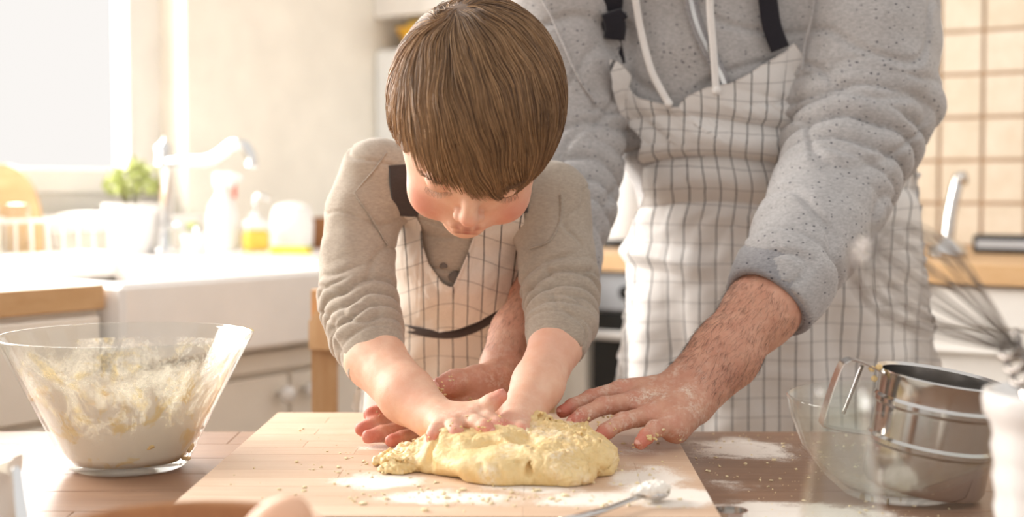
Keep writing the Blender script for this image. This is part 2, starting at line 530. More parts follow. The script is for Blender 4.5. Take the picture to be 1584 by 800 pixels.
def hairmat(name, dark, light, sx=1.0):
    m = NT(name)
    a = m.n('VertexColor', layer_name='tint'); sep = m.n('SeparateColor', i_0=a.outputs[0])
    c = m.mix(sep.outputs[0], dark, light)
    m.p(Base_Color=c, Roughness=.42); m.b.inputs['Specular IOR Level'].default_value = .45
    return m.m
M['hair'] = hairmat('brown_hair', srgb(84, 60, 44), srgb(206, 164, 120))
M['hair_dark'] = hairmat('dark_hair', srgb(34, 24, 20), srgb(70, 48, 38))

def wood(name, c1, c2, c3=None, grain=(1, 14, 14), scale=14, rough=.45, tone=.35, flour=None, coat=0.0, spec=.5):
    m = NT(name); P_ = m.pos
    r = m.rand
    off = m.n('CombineXYZ', i_X=m.math('MULTIPLY', r, 7.3), i_Y=m.math('MULTIPLY', r, 3.1), i_Z=0.0)
    vec = m.n('VectorMath', operation='ADD'); m.set(vec.inputs[0], P_); m.t.links.new(off.outputs[0], vec.inputs[1])
    g = m.noise(m.map(vec.outputs[0], grain), scale, 6, .65, .4)
    g2 = m.noise(m.map(vec.outputs[0], (grain[0] * .5, grain[1] * .5, grain[2] * .5)), scale * .5, 3, .5, .8)
    c = m.mix(m.ramp(g, (.32, 0.0), (.7, 1.0)), c1, c2)
    c = m.mix(m.math('MULTIPLY', m.ramp(g2, (.3, 0.0), (.8, 1.0)), .5), c, c3 or c1)
    c = m.mix(m.math('MULTIPLY', r, tone), c, tuple(x * .72 for x in c1))
    ro = m.math('ADD', rough, m.math('MULTIPLY', g, .08))
    h = g
    if flour:
        tot = None
        for (cx, cy, rx, ry, st) in flour:
            q = m.n('VectorMath', operation='MULTIPLY'); m.set(q.inputs[0], m.map(P_, (1 / rx, 1 / ry, 0), (-cx / rx, -cy / ry, 0))); q.inputs[1].default_value = (1, 1, 0)
            dl = m.n('VectorMath', operation='LENGTH'); m.t.links.new(q.outputs[0], dl.inputs[0])
            e = m.math('MULTIPLY', m.math('SUBTRACT', 1.0, dl.outputs['Value'], clamp=True), st)
            tot = e if tot is None else m.math('MAXIMUM', tot, e)
        n1 = m.noise(P_, 26, 4, .6, .4); n2 = m.noise(P_, 420, 4, .8)
        a = m.math('ADD', m.math('MULTIPLY', n1, 1.1), m.math('MULTIPLY', n2, .9))
        k = m.math('SUBTRACT', m.math('ADD', a, m.math('MULTIPLY', tot, .95)), 1.28)
        k = m.math('MULTIPLY', k, 4.5, clamp=True); k = m.math('MULTIPLY', k, m.math('MULTIPLY', tot, 2.2, clamp=True))
        c = m.mix(m.math('MULTIPLY', k, .9), c, srgb(246, 238, 228)); ro = m.math('ADD', ro, m.math('MULTIPLY', k, .4), clamp=True)
        h = m.math('ADD', g, m.math('MULTIPLY', k, m.math('ADD', 1.0, n2)))
    m.p(Base_Color=c, Roughness=ro, Coat_Weight=coat, Coat_Roughness=.3); m.b.inputs['Specular IOR Level'].default_value = spec
    m.bump(h, .22, .0012)
    return m.m
M['board'] = wood('beech_board', srgb(216, 184, 156), srgb(229, 203, 178), srgb(202, 162, 130), (2, 22, 22), 6, .40, .30,
    flour=[(-.06, 1.27, .10, .05, .9), (.02, 1.31, .09, .05, .8), (-.13, 1.34, .07, .06, .9), (.13, 1.34, .06, .12, 1.0), (.145, 1.27, .07, .07, 1.2), (.07, 1.26, .12, .05, .9), (-.2, 1.62, .2, .12, .25), (-.14, 1.52, .05, .04, .7), (.12, 1.5, .08, .06, .6)])
M['table'] = wood('walnut_table', srgb(140, 106, 84), srgb(162, 128, 104), srgb(118, 88, 70), (1.5, 16, 16), 5, .34, .22,
    flour=[(.27, 1.62, .12, .12, .75), (.24, 1.28, .17, .09, 1.25), (.22, 1.43, .14, .10, .35), (-.35, 1.2, .2, .1, .1)])
M['counter'] = wood('oak_worktop', srgb(206, 164, 116), srgb(222, 184, 138), srgb(186, 142, 96), (3, 3, 14), 5, .4)
M['chairwood'] = wood('beech_chair', srgb(206, 160, 112), srgb(222, 182, 138), srgb(190, 142, 98), (10, 10, 2), 8, .4)
M['basketwood'] = wood('stained_basket', srgb(168, 112, 66), srgb(190, 134, 84), srgb(140, 86, 48), (8, 8, 8), 10, .5)
M['floor'] = wood('floor_boards', srgb(198, 172, 142), srgb(212, 188, 160), None, (1, 12, 12), 3, .5)
M['white'] = plain('white_lacquer', srgb(236, 231, 224), .35)
M['cream'] = plain('cream_lacquer', srgb(242, 234, 222), .4)
M['ceramic'] = plain('white_ceramic', srgb(246, 243, 240), .14)
M['sinkfront'] = plain('sink_ceramic', srgb(246, 241, 236), .2)
M['wall'] = plain('warm_wall_paint', srgb(250, 243, 230), .85)
M['grout'] = plain('brown_grout', srgb(184, 152, 122), .9)
M['black'] = plain('black_enamel', srgb(34, 34, 34), .25)
M['grey'] = plain('grey_enamel', srgb(176, 178, 182), .35)
M['steel'] = plain('brushed_steel', (.62, .60, .58), .16, 1.0)
M['chrome'] = plain('chrome', (.80, .80, .80), .08, 1.0)
M['darkmetal'] = plain('dark_wire', (.30, .27, .25), .25, 1.0)
M['plastic_white'] = plain('white_plastic', srgb(240, 240, 238), .35)
M['plastic_red'] = plain('red_plastic', srgb(224, 96, 72), .4)
M['yellow_soap'] = plain('yellow_soap', srgb(250, 214, 96), .25)
M['sponge'] = plain('yellow_sponge', srgb(250, 224, 72), .9)
M['yellow_bowl'] = plain('yellow_glaze', srgb(232, 176, 40), .3)
M['leaf'] = plain('leaf_green', srgb(176, 184, 112), .6)
M['stem'] = plain('stem_green', srgb(120, 116, 60), .7)
M['soil'] = plain('potting_soil', srgb(78, 60, 46), .95)
M['egg'] = plain('egg_shell', srgb(232, 184, 152), .55)
M['paper'] = plain('white_paper', srgb(240, 232, 220), .85)
M['flour'] = plain('flour', srgb(248, 242, 232), .98)
M['shoe'] = plain('shoe_leather', srgb(70, 56, 48), .6)
M['lip'] = plain('lip', srgb(196, 104, 92), .4)
M['nail'] = plain('nail', srgb(232, 172, 156), .3)
M['ink'] = plain('screen_print', srgb(112, 102, 94), .9)

def tile_mat():
    m = NT('cream_tile')
    n = m.noise(m.pos, 22, 4, .6)
    c = m.mix(m.ramp(n, (.3, 0.0), (.72, 1.0)), srgb(220, 206, 184), srgb(234, 222, 204))
    c = m.mix(m.math('MULTIPLY', m.rand, .25), c, srgb(212, 192, 162))
    m.p(Base_Color=c, Roughness=.28); m.bump(n, .1, .002)
    return m.m
M['tile'] = tile_mat()

def dough_mat():
    m = NT('shortcrust_dough')
    n = m.noise(m.pos, 45, 5, .65); n2 = m.noise(m.pos, 300, 4, .7)
    c = m.mix(m.ramp(n, (.35, 0.0), (.7, 1.0)), srgb(228, 196, 136), srgb(240, 216, 164))
    c = m.mix(m.ramp(n2, (.55, 0.0), (.72, .5)), c, srgb(224, 184, 116))
    f = m.math('MULTIPLY', m.ramp(m.noise(m.pos, 22, 3), (.50, 0.0), (.62, 1.0)), m.ramp(n2, (.4, 0.0), (.6, 1.0)))
    c = m.mix(m.math('MULTIPLY', f, .6), c, srgb(250, 240, 222))
    m.p(Base_Color=c, Roughness=.55, Subsurface_Weight=.12, Subsurface_Radius=(.006, .004, .002), Subsurface_Scale=.6)
    m.bump(m.math('ADD', n2, m.math('MULTIPLY', m.noise(m.pos, 900, 3), .4)), .5, .002)
    return m.m
M['dough'] = dough_mat()
M['crumb'] = plain('dry_crumb', srgb(246, 228, 188), .8)

def glass(name, col=(1, 1, 1), rough=0.0, ior=1.45):
    m = NT(name)
    # clear glass wall: light passes straight through, its surfaces mirror by angle
    tr = m.n('BsdfTransparent', i_Color=col); gl = m.n('BsdfGlossy', i_Color=(1, 1, 1), i_Roughness=.03)
    lw = m.n('LayerWeight', i_Blend=.5); f0 = ((ior - 1) / (ior + 1)) ** 2; mx = m.n('MixShader')
    fr = m.math('ADD', f0, m.math('MULTIPLY', m.math('POWER', lw.outputs['Facing'], 5.0), 1 - f0))
    m.set(mx.inputs[0], fr); m.t.links.new(tr.outputs[0], mx.inputs[1]); m.t.links.new(gl.outputs[0], mx.inputs[2])
    m.t.links.new(mx.outputs[0], m.t.nodes['Material Output'].inputs[0])
    return m.m
M['glass'] = glass('clear_glass', (.955, .965, .955), ior=1.5)
M['pane'] = glass('window_pane', (1, 1, 1), 0.0, 1.02)

def smear(name, lo, hi, top, zt, zb, col=(250, 243, 230), yel=None, dens=1.0):
    m = NT(name)
    sep = m.n('SeparateXYZ', i_0=m.pos)
    hgt = m.n('MapRange', i_Value=sep.outputs[2], i_1=zb, i_2=zt, i_3=1.0, i_4=0.0).outputs[0]
    n = m.noise(m.map(m.pos, (1, 1, .55), rot=(.5, .3, 0)), 26, 6, .72, 1.2); n2 = m.noise(m.pos, 300, 3, .7)
    a = m.math('ADD', m.math('ADD', n, m.math('MULTIPLY', m.math('SUBTRACT', n2, .5), .25)), m.math('MULTIPLY', m.math('SUBTRACT', hgt, .5), .62))
    al = m.math('MULTIPLY', m.ramp(a, (lo, .02), ((lo + hi) / 2, .45), (hi, 1.0)), dens)
    c = m.mix(m.ramp(m.noise(m.pos, 30, 3, .6, .8), (.53, 0.0), (.62, 1.0)), srgb(*col), srgb(*(yel or (244, 222, 166))))
    m.p(Base_Color=c, Roughness=.9, Alpha=al)
    return m.m
M['smear'] = smear('floury_film', .30, .60, 0, .905, .765, col=(250, 244, 232), yel=(246, 226, 178))
M['dust'] = smear('flour_dust', .52, 1.0, 0, .84, .755, dens=.45)

# ================================================================== THE ROOM
RZ = -TH   # rotation of every room-aligned thing
def rp(name, w, t, z=0.0, **k):
    return empty(name, room(w, t, z), RZ, **k)
def wpos(w, t, z=0): return room(w, t, z)
def struct(name, mb, mat, w=0, t=0):
    o = mb.obj(name, mat); o.location = room(w, t, 0); o.rotation_euler = (0, 0, RZ); o['kind'] = 'structure'; return o
T = 2.158
fl = mesh_obj('floor', [(-6, -4, -.02), (6, -4, -.02), (6, 8, -.02), (-6, 8, -.02), (-6, -4, 0), (6, -4, 0), (6, 8, 0), (-6, 8, 0)],
    [(3, 2, 1, 0), (4, 5, 6, 7), (0, 1, 5, 4), (1, 2, 6, 5), (2, 3, 7, 6), (3, 0, 4, 7)], M['floor'], smooth=False); fl['kind'] = 'structure'
WY0, WY1, WZ0, WZ1 = -1.35, .965, .985, 2.25
struct('wall_left', MB().box(-.2, 0, -3.2, WY0, 0, 2.6).box(-.2, 0, WY1, T + .2, 0, 2.6).box(-.2, 0, WY0, WY1, 0, WZ0).box(-.2, 0, WY0, WY1, WZ1, 2.6), M['wall'])
wb = struct('wall_back', MB().box(0, 4.2, T, T + .2, 0, 2.6), M['wall'])
gr_ = MB().box(0, 3.4, T - .006, T, .9, 1.86).obj('grout_bed', M['grout'], wb)
# tiles: one mesh shared by every tile
tb = MB().box(0, .1005, -.008, 0, 0, .1005, .0025)
first = None; TS = .108
for i in range(22):
    for j in range(9):
        x = .72 + i * TS; z = .905 + j * TS
        if first is None: first = tb.obj('tile', M['tile'], wb, smooth=False); o = first
        else: o = first.copy(); COL.objects.link(o)
        o.location = (x, T - .0055 - rnd.random() * .0012, z); o.rotation_euler = ((rnd.random() - .5) * .01, 0, (rnd.random() - .5) * .01)
# window
wn = struct('window_1', MB().box(-.14, -.09, WY0, WY0 + .06, WZ0, WZ1).box(-.14, -.09, WY1 - .06, WY1, WZ0, WZ1).box(-.14, -.09, WY0, WY1, WZ0, WZ0 + .05).box(-.14, -.09, WY0, WY1, WZ1 - .05, WZ1), M['white'])
for y0, y1 in ((WY0 + .06, -.22), (-.17, WY1 - .06)):
    s = MB().box(-.13, -.075, y0, y0 + .055, WZ0 + .05, WZ1 - .05, .004).box(-.13, -.075, y1 - .055, y1, WZ0 + .05, WZ1 - .05, .004)
    s.box(-.13, -.075, y0, y1, WZ0 + .05, WZ0 + .11, .004).box(-.13, -.075, y0, y1, WZ1 - .11, WZ1 - .05, .004).obj('sash', M['white'], wn)
    MB().box(-.106, -.102, y0 + .05, y1 - .05, WZ0 + .105, WZ1 - .105).obj('pane', M['pane'], wn)
MB().box(-.14, -.08, -.22, -.17, WZ0 + .05, WZ1 - .05).obj('mullion', M['white'], wn)
struct('trim_1', MB().box(-.09, .035, WY0 - .04, WY1 + .03, WZ0 - .035, WZ0, .006), M['white'])

# ------------------------------------------------------------------ left counter run
FR = .85
def cabinet(w0, w1, t0, t1, z1, label, face, fronts, knobs=(), name='base_cabinet', mat='cream', cat='cabinet', grp=None):
    """face 'w': doors look along +w ; face 't': doors look along -t"""
    c = rp(name, w0, t0, 0, label=label, cat=cat, group=grp)
    W, D_ = w1 - w0, t1 - t0
    if face == 'w': MB().box(0, W - .022, 0, D_, .1, z1).box(0, W - .06, .01, D_ - .01, 0, .1).obj('body', M[mat], c)
    else: MB().box(0, W, .022, D_, .1, z1).box(.01, W - .01, .06, D_, 0, .1).obj('body', M[mat], c)
    for (nm, a0, a1, z0, zz, knob) in fronts:
        e = .0025; rim = .045
        m = MB(); 
        def bx(p0, p1, q0, q1, r0, r1, b=0):
            if face == 'w': m.box(W - .022 + r0, W - .022 + r1, p0, p1, q0, q1, b)
            else: m.box(p0, p1, .022 - r1, .022 - r0, q0, q1, b)
        if zz - z0 > .2 and a1 - a0 > .2:
            bx(a0 + e, a1 - e, z0 + e, zz - e, 0, .014)
            bx(a0 + e, a0 + rim, z0 + e, zz - e, .014, .021, .002); bx(a1 - rim, a1 - e, z0 + e, zz - e, .014, .021, .002)
            bx(a0 + rim, a1 - rim, z0 + e, z0 + rim, .014, .021, .002); bx(a0 + rim, a1 - rim, zz - rim, zz - e, .014, .021, .002)
        else:
            bx(a0 + e, a1 - e, z0 + e, zz - e, 0, .02, .003)
        f = m.obj(nm, M[mat], c)
        if knob:
            kind, ka, kz = knob
            m = MB()
            if kind == 'knob':
                prof = [(.000, 0), (.006, 0), (.006, .012), (.014, .016), (.0165, .024), (.013, .031), (0, .033)]
                m.lathe([(r, z) for r, z in prof], n=20)
                vv = []
                for x, y, z in m.v:
                    vv.append((W - .001 + z, ka + x, kz + y) if face == 'w' else (ka + x, .001 - z, kz + y))
                m.v = vv; m.obj('knob', M['ceramic'], f, smooth=True)
            else:
                L = kind
                p = [(-L / 2, 0), (-L / 2, .026), (L / 2, .026), (L / 2, 0)]
                pts = [((W + b, ka + a, kz) if face == 'w' else (ka + a, -b, kz)) for a, b in p]
                m.tube(spline(pts, 24), .0065, 10).obj('handle', M['white' if mat != 'black' else 'ceramic'], f, smooth=True)
    return c
cabinet(0, FR, -1.0, -.004, .862, 'cream base cabinet under the oak worktop at the left edge', 'w',
    [('drawer', .5, .99, .70, .855, ('knob', .62, .78)), ('door', .5, .99, .11, .695, None), ('drawer', .01, .497, .70, .855, None), ('door', .01, .497, .11, .695, None)])
wt = rp('oak_worktop', 0, -1.0, .862, label='pale oak worktop at the left edge, left of the white sink', cat='worktop')
for k in range(9):
    MB().box(k * .0944, k * .0944 + .0938, 0, .996, 0, .038, .002).obj('stave', M['counter'], wt).location = (0, 0, 0)
cabinet(0, FR - .02, .004, 1.0, .765, 'cream sink cabinet with two white round knobs under the white sink', 'w',
    [('rail', .0, .99, .72, .76, None), ('drawer', .0, .429, .60, .715, ('knob', .397, .68)), ('drawer', .431, .99, .60, .715, ('knob', .464, .68)), ('door', .0, .429, .11, .595, None), ('door', .431, .99, .11, .595, None)])
sk = rp('farmhouse_sink', 0, .004, .77, label='white ceramic farmhouse sink with deep front apron below the window', cat='sink')
m = MB().box(FR - .03, FR + .03, 0, .62, 0, .13, .008).box(.19, FR - .02, 0, .05, 0, .13, .006).box(.19, FR - .02, .57, .62, 0, .13, .006)
m.box(0, .20, 0, .62, .09, .13, .006).box(.19, FR - .02, .04, .58, 0, .02, .0)
m.obj('basin', M['sinkfront'], sk)
MB().lathe([(.0, 0), (.03, 0), (.034, .004), (0, .006)], (.5, .31, .02), 24).obj('drain', M['chrome'], sk, smooth=True)
MB().box(0, FR + .01, .624, 1.27, .092, .132, .004).box(0, .592, 1.268, 1.66, .092, .132, .004).obj('drainboard', M['ceramic'], sk)
MB().box(0, FR - .02, 1.0, 1.27, -.66, .09, .004).box(0, .59, 1.268, 1.655, -.66, .09, .004).obj('side_panel', M['cream'], sk)

def at(px, py, z):  # point on a horizontal plane seen at a pixel
    return PZ(px, py, z)
# bridge faucet
b = at(256, 395, .90); fc = empty('kitchen_faucet', b, 0, label='tall white swan-neck faucet at the back of the sink', cat='faucet')
m = MB().lathe([(0, 0), (.03, 0), (.03, .012), (.02, .02), (.0165, .06), (.0165, .19), (.02, .20), (.0165, .21), (.015, .225), (.019, .24), (.006, .25), (0, .262)], n=28)
m.obj('column', M['chrome'], fc, smooth=True)
dd = 1 / math.hypot(1, .25)
pts = [(0, 0, .205), (.05, -.02, .207), (.105, -.04, .209), (.14, -.055, .226), (.165, -.065, .243), (.192, -.075, .238), (.207, -.08, .214), (.209, -.081, .192)]
MB().tube(spline(pts, 40), .0125, 14).obj('spout', M['chrome'], fc, smooth=True)
MB().tube([(.0, -.01, .07), (.04, -.02, .066), (.075, -.03, .055)], [.008, .007, .006], 12).ball((.08, -.032, .053), .012).obj('lever', M['chrome'], fc, smooth=True)

# potted plant
b = at(205, 395, .90); pp = empty('potted_plant', b, 0, label='small green potted plant in white pot beside the faucet', cat='plant')
MB().lathe([(0, .002), (.045, .002), (.058, .095), (.064, .097), (.064, .115), (.058, .115), (.055, .09), (.042, .012), (0, .012)], n=40).obj('pot', M['ceramic'], pp, smooth='auto')
MB().lathe([(0, .098), (.056, .098)], n=24).obj('soil', M['soil'], pp)
m = MB(); m2 = MB(); rl = random.Random(3)
for i in range(230):
    a = rl.uniform(0, 6.28); ph = math.acos(rl.uniform(-.25, 1)); r = .062 * rl.uniform(.55, 1)
    c = np.array([r * math.sin(ph) * math.cos(a), r * math.sin(ph) * math.sin(a), .148 + .062 * math.cos(ph) * rl.uniform(.6, 1.1)])
    u = np.array([rl.gauss(0, 1) for _ in range(3)]); u /= np.linalg.norm(u); v = np.cross(u, [rl.gauss(0, 1) for _ in range(3)]); v /= np.linalg.norm(v)
    w = np.cross(u, v); s = .011
    m.add([c - u * s, c + v * s * .55 + w * .001, c + u * s, c - v * s * .55 + w * .001], [(0, 1, 2, 3)])
    if i % 12 == 0: m2.tube([(c[0] * .15, c[1] * .15, .095), c * [.6, .6, 1]], .0012, 5)
setp(m.obj('foliage', M['leaf'], pp), kind='stuff'); m2.obj('stem', M['stem'], pp)
b = at(300, 396, .90); pl2 = empty('small_cup', b, 0, label='small white cup on the sink ledge right of the faucet', cat='cup')
MB().lathe([(0, 0), (.022, 0), (.03, .05), (.028, .05), (.02, .004), (0, .004)], n=30).obj('bowl', M['ceramic'], pl2, smooth='auto')
MB().ball((-.005, .01, .062), (.018, .014, .012)).obj('sprig', M['leaf'], pl2, smooth=True)

# spray bottle
b = at(345, 389, .90); sp = empty('spray_bottle', b, .3, label='white spray bottle with red trigger standing under the spout', cat='bottle')
MB().lathe([(0, 0), (.033, 0), (.036, .01), (.036, .085), (.03, .11), (.014, .135), (.013, .15), (0, .15)], n=28).obj('bottle', M['plastic_white'], sp, smooth='auto')
MB().box(-.02, .03, -.012, .012, .15, .185, .006).box(.028, .045, -.007, .007, .165, .18, .003).obj('spray_head', M['plastic_white'], sp)
MB().box(.024, .032, -.006, .006, .125, .166, .002).obj('trigger', M['plastic_red'], sp)
# soap dispenser
b = at(395, 389, .90); sd = empty('soap_dispenser', b, .5, label='pump bottle of yellow dish soap beside the white jar', cat='bottle')
MB().box(-.03, .03, -.02, .02, 0, .05, .008).obj('soap', M['yellow_soap'], sd)
MB().box(-.031, .031, -.021, .021, .05, .075, .01).lathe([(.014, .07), (.012, .09), (0, .09)], n=20).obj('bottle', M['plastic_white'], sd)
MB().tube([(0, 0, .085), (0, 0, .128)], .004, 8).tube([(0, 0, .128), (.012, -.004, .131), (.035, -.01, .122)], .006, 8).obj('pump', M['chrome'], sd, smooth=True)
# jar
b = at(452, 386, .90); jr = empty('storage_jar', b, 0, label='round white ceramic jar with lid at the right end of the ledge', cat='jar')
MB().lathe([(0, 0), (.044, 0), (.05, .01), (.053, .06), (.048, .092), (.044, .098), (0, .098)], n=40).obj('body', M['ceramic'], jr, smooth='auto')
MB().lathe([(0, .114), (.02, .113), (.042, .106), (.046, .099), (.0, .099)], n=40).obj('lid', M['ceramic'], jr, smooth='auto')
# sponge dish and sponge
b = at(450, 393, .90); sg = empty('sponge', b, -.2, label='bright yellow sponge cloth lying in front of the white jar', cat='sponge')
MB().box(-.045, .045, -.022, .022, 0, .014, .005).obj('pad', M['sponge'], sg); MB().box(-.045, .045, -.022, .022, .0142, .018, .002).obj('scourer', M['leaf'], sg)
b = at(488, 384, .90); bk = empty('small_basket', b, 0, label='small brown woven pot behind the child at the ledge end', cat='pot')
m = MB()
for k in range(9): m.lathe([(.026 + .001 * k, .004 + k * .008), (.030 + .001 * k, .008 + k * .008), (.026 + .001 * k, .012 + k * .008)], n=24)
m.lathe([(0, .001), (.026, .001), (.034, .075)], n=24).obj('weave', M['basketwood'], bk, smooth=True)

# dish rack with wooden arch board
b = at(40, 404, .90); dr = empty('dish_rack', b, RZ, label='white wire dish rack on the ledge at the left edge', cat='dish rack')
m = MB()
for y in (-.17, .17):
    m.tube([(-.12, y, .012), (.12, y, .012)], .004, 8); m.tube(spline([(-.12, y, .012), (-.12, y, .085), (.12, y, .085), (.12, y, .012)], 24), .004, 8)
for x in (-.12, .12): m.tube([(x, -.17, .012), (x, .17, .012)], .004, 8); m.tube([(x, -.17, .085), (x, .17, .085)], .004, 8)
m.obj('frame', M['white'], dr, smooth=True)
for k in range(9):
    y = -.15 + k * .0375
    MB().tube([(-.12, y, .012), (.12, y, .012)], .0025, 6).tube([(-.12, y, .012), (-.12, y, .085)], .0025, 6).tube([(.12, y, .012), (.12, y, .085)], .0025, 6).obj('wire', M['white'], dr, smooth=True)
b = at(8, 400, .90); ab = empty('arched_board', (b[0], b[1], b[2] + .004), -.05, label='pale wooden board with arched top propped in the dish rack', cat='cutting board')
V = []; nA = 30
for y in (-.008, .008):
    for k in range(nA + 1):
        a = math.pi * k / nA; V.append((.082 * math.cos(a), y, .03 + .165 * math.sin(a) ** .8))
n_ = nA + 1
Fc = [tuple(range(n_))[::-1], tuple(range(n_, 2 * n_))] + [(k, k + 1, n_ + k + 1, n_ + k) for k in range(nA)] + [(nA, 0, n_, n_ + nA)]
MB().add(V, Fc).obj('panel', M['counter'], ab); MB().box(-.082, .082, -.008, .008, .0, .03, .001).obj('base', M['counter'], ab)
b = at(22, 408, .904); gl_ = empty('drinking_glass', (b[0], b[1] , .918), 0, label='upturned clear glass standing in the dish rack', cat='glass')
MB().lathe([(.032, 0), (.03, .10), (0, .104), (0, .098), (.027, .095), (.0295, 0)], n=30).obj('tumbler', M['glass'], gl_, smooth='auto')

# ------------------------------------------------------------------ tall units in the corner
wc = rp('wall_cabinet', .002, 1.675, 1.53, label='white wall cabinet high in the corner above the fridge', cat='cabinet')
MB().box(0, .35, .0, .478, 0, .72, .003).obj('body', M['white'], wc); MB().box(.352, .372, .003, .475, .003, .717, .003).obj('door', M['white'], wc)
fg = rp('fridge', .002, 1.675, 0, label='white fridge in the corner behind the child', cat='fridge')
MB().box(0, .58, 0, .478, .03, 1.44, .012).obj('body', M['plastic_white'], fg)
MB().box(.582, .625, .002, .476, .04, .55, .008).obj('door', M['plastic_white'], fg); MB().box(.582, .625, .002, .476, .56, 1.438, .008).obj('door', M['plastic_white'], fg)
yb = rp('yellow_bowl', .115, 1.76, 1.44, label='yellow bowl standing on top of the fridge', cat='bowl')
MB().lathe([(0, .0), (.04, 0), (.075, .055), (.08, .06), (.072, .058), (.038, .006), (0, .006)], n=36).obj('bowl', M['yellow_bowl'], yb, smooth='auto')
for (x, y, z), lab in (((-.02, 0, .045), 'left'), ((.03, .02, .045), 'right'), ((0, -.03, .046), 'front')):
    lm = setp(MB().ball((0, 0, 0), (.032, .026, .026)).obj('lemon', M['yellow_soap'], None, smooth=True),
        label='lemon at the %s of the yellow bowl on the fridge' % lab, cat='fruit', group='lemons in the yellow bowl')
    q = room(.115 + x, 1.76 + y, 1.44 + z + .01); lm.location = q

# ------------------------------------------------------------------ back counter run
BT = T - .85
cabinet(.635, .936, BT, T - .002, .862, 'cream base cabinet left of the black oven', 't', [('door', .005, .296, .11, .857, None)])
ov = rp('oven', .940, BT, 0, label='built-in oven with grey control panel and black glass door', cat='oven')
MB().box(0, .596, .022, .84, .1, .862).box(.01, .586, .06, .8, 0, .1).obj('body', M['white'], ov)
MB().box(.002, .594, 0, .02, .772, .858, .003).obj('control_panel', M['grey'], ov)
for k in range(5):
    m = MB().lathe([(0, 0), (.017, 0), (.015, .02), (0, .021)], n=20); m.v = [(.10 + k * .1 + x, .0 - z, .815 + y) for x, y, z in m.v]; m.obj('knob', M['black'], ov, smooth='auto')
dv = MB().box(.002, .594, 0, .02, .18, .768, .004).obj('door', M['black'], ov)
MB().tube([(.03, -.035, .72), (.57, -.035, .72)], .011, 12).box(.06, .08, -.035, 0, .713, .727).box(.52, .54, -.035, 0, .713, .727).obj('handle', M['ceramic'], dv)
for j, (w0, w1) in enumerate(((1.54, 2.05), (2.054, 2.6))):
    W = w1 - w0
    cabinet(w0, w1, BT, T - .002, .862, ('white drawer cabinet with bar handles right of the oven', 'white drawer cabinet at the far right end')[j], 't',
        [('drawer', .004, W - .004, .775, .857, None), ('drawer', .004, W - .004, .56, .77, (.16, W / 2, .735)), ('drawer', .004, W - .004, .335, .555, (.16, W / 2, .50)), ('drawer', .004, W - .004, .11, .33, (.16, W / 2, .28))], mat='white')
wt = rp('oak_worktop', .635, BT - .02, .862, label='long oak worktop in front of the tiled wall', cat='worktop')
for k in range(8):
    y0 = k * .10855
    MB().box(0, 1.965, y0, y0 + .108, 0, .04, .002).obj('stave', M['counter'], wt)
# kettle between arm and apron
b = P(968, 372, 3.75); b = np.array([b[0], 3.55, .902]); b[0] = (968 - CX) / F * 3.55
kt = empty('electric_kettle', b, 2.6, label='white electric kettle on the worktop behind the adult', cat='kettle')
MB().lathe([(0, .02), (.07, .02), (.072, .04), (.055, .19), (.05, .20), (0, .205)], n=40).obj('jug', M['plastic_white'], kt, smooth='auto')
MB().lathe([(0, 0), (.075, 0), (.075, .018), (0, .019)], n=40).obj('base', M['black'], kt, smooth='auto')
MB().tube(spline([(.052, 0, .185), (.09, 0, .18), (.10, 0, .12), (.068, 0, .06)], 24), .009, 10).obj('handle', M['plastic_white'], kt, smooth=True)
MB().lathe([(0, .205), (.048, .203), (.045, .212), (.008, .216), (.008, .228), (0, .23)], n=30).obj('lid', M['black'], kt, smooth='auto')
# upright chrome piece and the low box on the right
b = at(1465, 398, .902); ct = empty('chrome_dispenser', b, 0, label='shiny chrome stand with slanted tube against the tiles', cat='dispenser')
MB().lathe([(0, 0), (.04, 0), (.042, .008), (.036, .022), (.018, .034), (.012, .042), (0, .043)], n=36).obj('base', M['steel'], ct, smooth='auto')
MB().tube(spline([(0, 0, .035), (.006, 0, .09), (.018, 0, .15), (.024, 0, .165), (.034, -.008, .168)], 24), [.013] * 16 + [.015] * 8, 14).obj('tube', M['steel'], ct, smooth=True)
b = at(1560, 392, .902); lb = empty('low_box', b, RZ, label='low dark metal box with pale front strip on the right worktop', cat='box')
MB().box(-.07, .12, -.04, .04, 0, .042, .005).obj('case', M['black'], lb); MB().box(-.06, .11, -.043, -.040, .012, .030, .001).obj('front_strip', M['grey'], lb)

